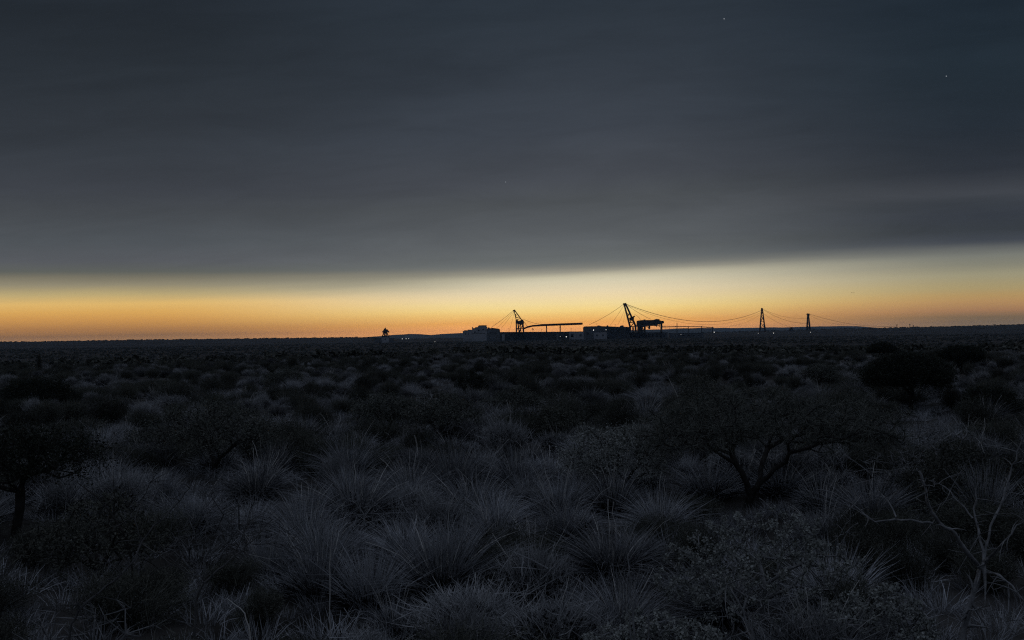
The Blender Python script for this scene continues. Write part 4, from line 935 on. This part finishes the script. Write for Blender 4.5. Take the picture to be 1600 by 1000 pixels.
for kd, (vs_, nm, lb, cat, lim) in SPEC.items():
    idx = np.where(kind == kd)[0]; a, c = idx[:lim], idx[lim:]
    for i in a:
        x, y = pts[i]; s, dz = zone(x, y, rr[i]); sc = rng.uniform(.75, 1.25); v = vs_[rng.integers(len(vs_))]
        if kd == 0: sc *= float(np.interp(rr[i], [10, 24, 40], [.62, 1.05, 1.0]))
        if kd == 1: sc *= float(np.interp(rr[i], [10, 24, 40], [.9, 1.05, .95]))
        place(v, nm, x, y, rng.uniform(0, 6.28), (sc * rng.uniform(.9, 1.15), sc * rng.uniform(.8, 1.15)), f'{SH[kd][0 if sc < .95 else (1 if sc < 1.25 else 2)]} {where(x, y)}', cat, SH[kd][3])
    if len(c):
        P3 = np.stack([pts[c, 0], pts[c, 1], terrain(pts[c, 0], pts[c, 1]) - .02], 1); n = len(c); s_ = rng.uniform(.7, 1.35, n) * {0: .85, 1: .85, 2: .8, 3: 1}[kd]
        stuff_instances(nm + '_cover', vs_, P3, np.stack([rng.normal(0, .05, n), rng.normal(0, .05, n), rng.uniform(0, 6.28, n)], 1), np.stack([s_ * 1.15, s_ * 1.15, s_ * rng.uniform(.8, 1.1, n)], 1), f'{lb} plants beyond the ones nearby')
# low grass carpet
def cover(name, meshes, n, r0, r1, s0, s1, label, pw=1.0, half=.55, filt=None):
    u = rng.uniform(0, 1, n); r = (r0 ** 2 + (r1 ** 2 - r0 ** 2) * u ** pw) ** .5; a = rng.uniform(-half, half, n); x, y = r * np.sin(a), r * np.cos(a)
    if filt is not None: k = filt(x, y); x, y = x[k], y[k]
    n = len(x); s_ = rng.uniform(s0, s1, n)
    stuff_instances(name, meshes, np.stack([x, y, terrain(x, y) - .02], 1), np.stack([np.zeros(n), np.zeros(n), rng.uniform(0, 6.28, n)], 1), np.stack([s_ * rng.uniform(.9, 1.3, n), s_ * rng.uniform(.9, 1.3, n), s_], 1), label)
cover('low_grass', low_v, 3500, 5, 45, .7, 1.3, 'short dry grass between the bushes', pw=1.3)
cover('low_grass_far', low_v, 8000, 40, 110, .7, 1.2, 'short dry grass in the gaps of the far scrub', filt=lambda x, y: patch(x, y, 9, .4) > -.1)
cover('plain_scrub', blob_v, 14000, 110, 1700, .8, 1.9, 'dark scrub dotted over the plain', pw=1.5, filt=lambda x, y: (patch(x, y, 45, .4) + rng.normal(0, .7, len(x))) > -.2)
cover('plain_pale_scrub', pale_v, 2200, 110, 700, .8, 1.4, 'pale dry scrub dotted over the plain', pw=1.4)
# skyline bushes on the two ridges
def ridge(name, px0, px1, n, s0, s1, label):
    px = rng.uniform(px0, px1, n); r = rng.uniform(2650, 2830, n); a = np.arctan((px - 800) / FPX); x, y = r * np.sin(a), r * np.cos(a); s_ = rng.uniform(s0, s1, n) * rng.choice([1, 1, 1, 1.5], n)
    stuff_instances(name, blob_v, np.stack([x, y, terrain(x, y) - .6], 1), np.stack([np.zeros(n), np.zeros(n), rng.uniform(0, 6.28, n)], 1), np.stack([s_ * 1.3, s_ * 1.3, s_], 1), label)
ridge('ridge_bushes_left', -60, 590, 900, 1.2, 2.6, 'row of bushes on the left skyline ridge')
ridge('ridge_bushes_right', 1090, 1680, 500, 1.0, 2.6, 'row of bushes on the right skyline ridge')
RN = 0
RL = ['round bush alone near the left edge on the far rise', 'second round bush from the left on the far rise', 'left and lower of the close pair of round bushes on the far rise', 'right and taller of the close pair of round bushes on the far rise',
      'third large round bush along the left far rise, right of the close pair', 'slim round bush between two larger ones on the left far rise', 'large round bush on the far rise below the long left skyline', 'left small round bush of two below the isolated winding tower',
      'right small round bush of two left of the isolated winding tower', 'round bush on the far rise right below the shorter headgear', 'round bush on the far rise left of and below the tallest headgear', 'round bush on the far rise below the pipe bridge end',
      'small round bush on the far rise left of the taller pylon', 'small round bush on the far rise right of the shorter pylon']
# single round bushes standing out along the edge of the rise
for px, py, w, t in ((62, 566, 12, 554), (112, 571, 12, 564), (204, 577, 12, 567), (219, 574, 16, 560), (280, 574, 16, 560), (375, 570, 11, 560), (438, 574, 16, 561), (478, 570, 8, 561), (507, 569, 7, 561), (802, 562, 13, 552), (938, 560, 9, 551), (1096, 554, 9, 547), (1146, 556, 9, 548), (1306, 550, 9, 541)):
    g1 = ground_at(px, py) if py - horizon(px) > 45 else None
    d = 92.0; p = P(px, py, d); x = p[0]; z = float(terrain(x, d)); H = max(P(px, t, d)[2] - z, .5); W = w / FPX * d
    o = bpy.data.objects.new('round_bush', lfy_v[int(px) % 5]); COL.objects.link(o); o.location = (x, d, z - .03); o.scale = (W / 1.5, W / 1.5, H / .75)
    side = 'left' if px < 530 else ('centre' if px < 1000 else 'right')
    tag(o, RL[RN], 'bush', 'round bushes along the edge of the rise'); RN += 1

# ------------------------------------------------------------------ haze
hz = MB(); hz.box(-10200, 10200, -10200, 10200, -32, 66.5)
hm = bpy.data.materials.new('haze'); hm.use_nodes = True; t = hm.node_tree; t.nodes.clear()
pv = t.nodes.new('ShaderNodeVolumePrincipled'); pv.inputs['Color'].default_value = (0.52, 0.74, 1.0, 1); pv.inputs['Density'].default_value = HAZE_D; pv.inputs['Anisotropy'].default_value = 0.0
mo = t.nodes.new('ShaderNodeOutputMaterial'); t.links.new(pv.outputs[0], mo.inputs['Volume'])
ho = hz.obj('haze', hm); tag(ho, 'thin evening haze over the plain', None, None, 'stuff')
hm.cycles.homogeneous_volume = True
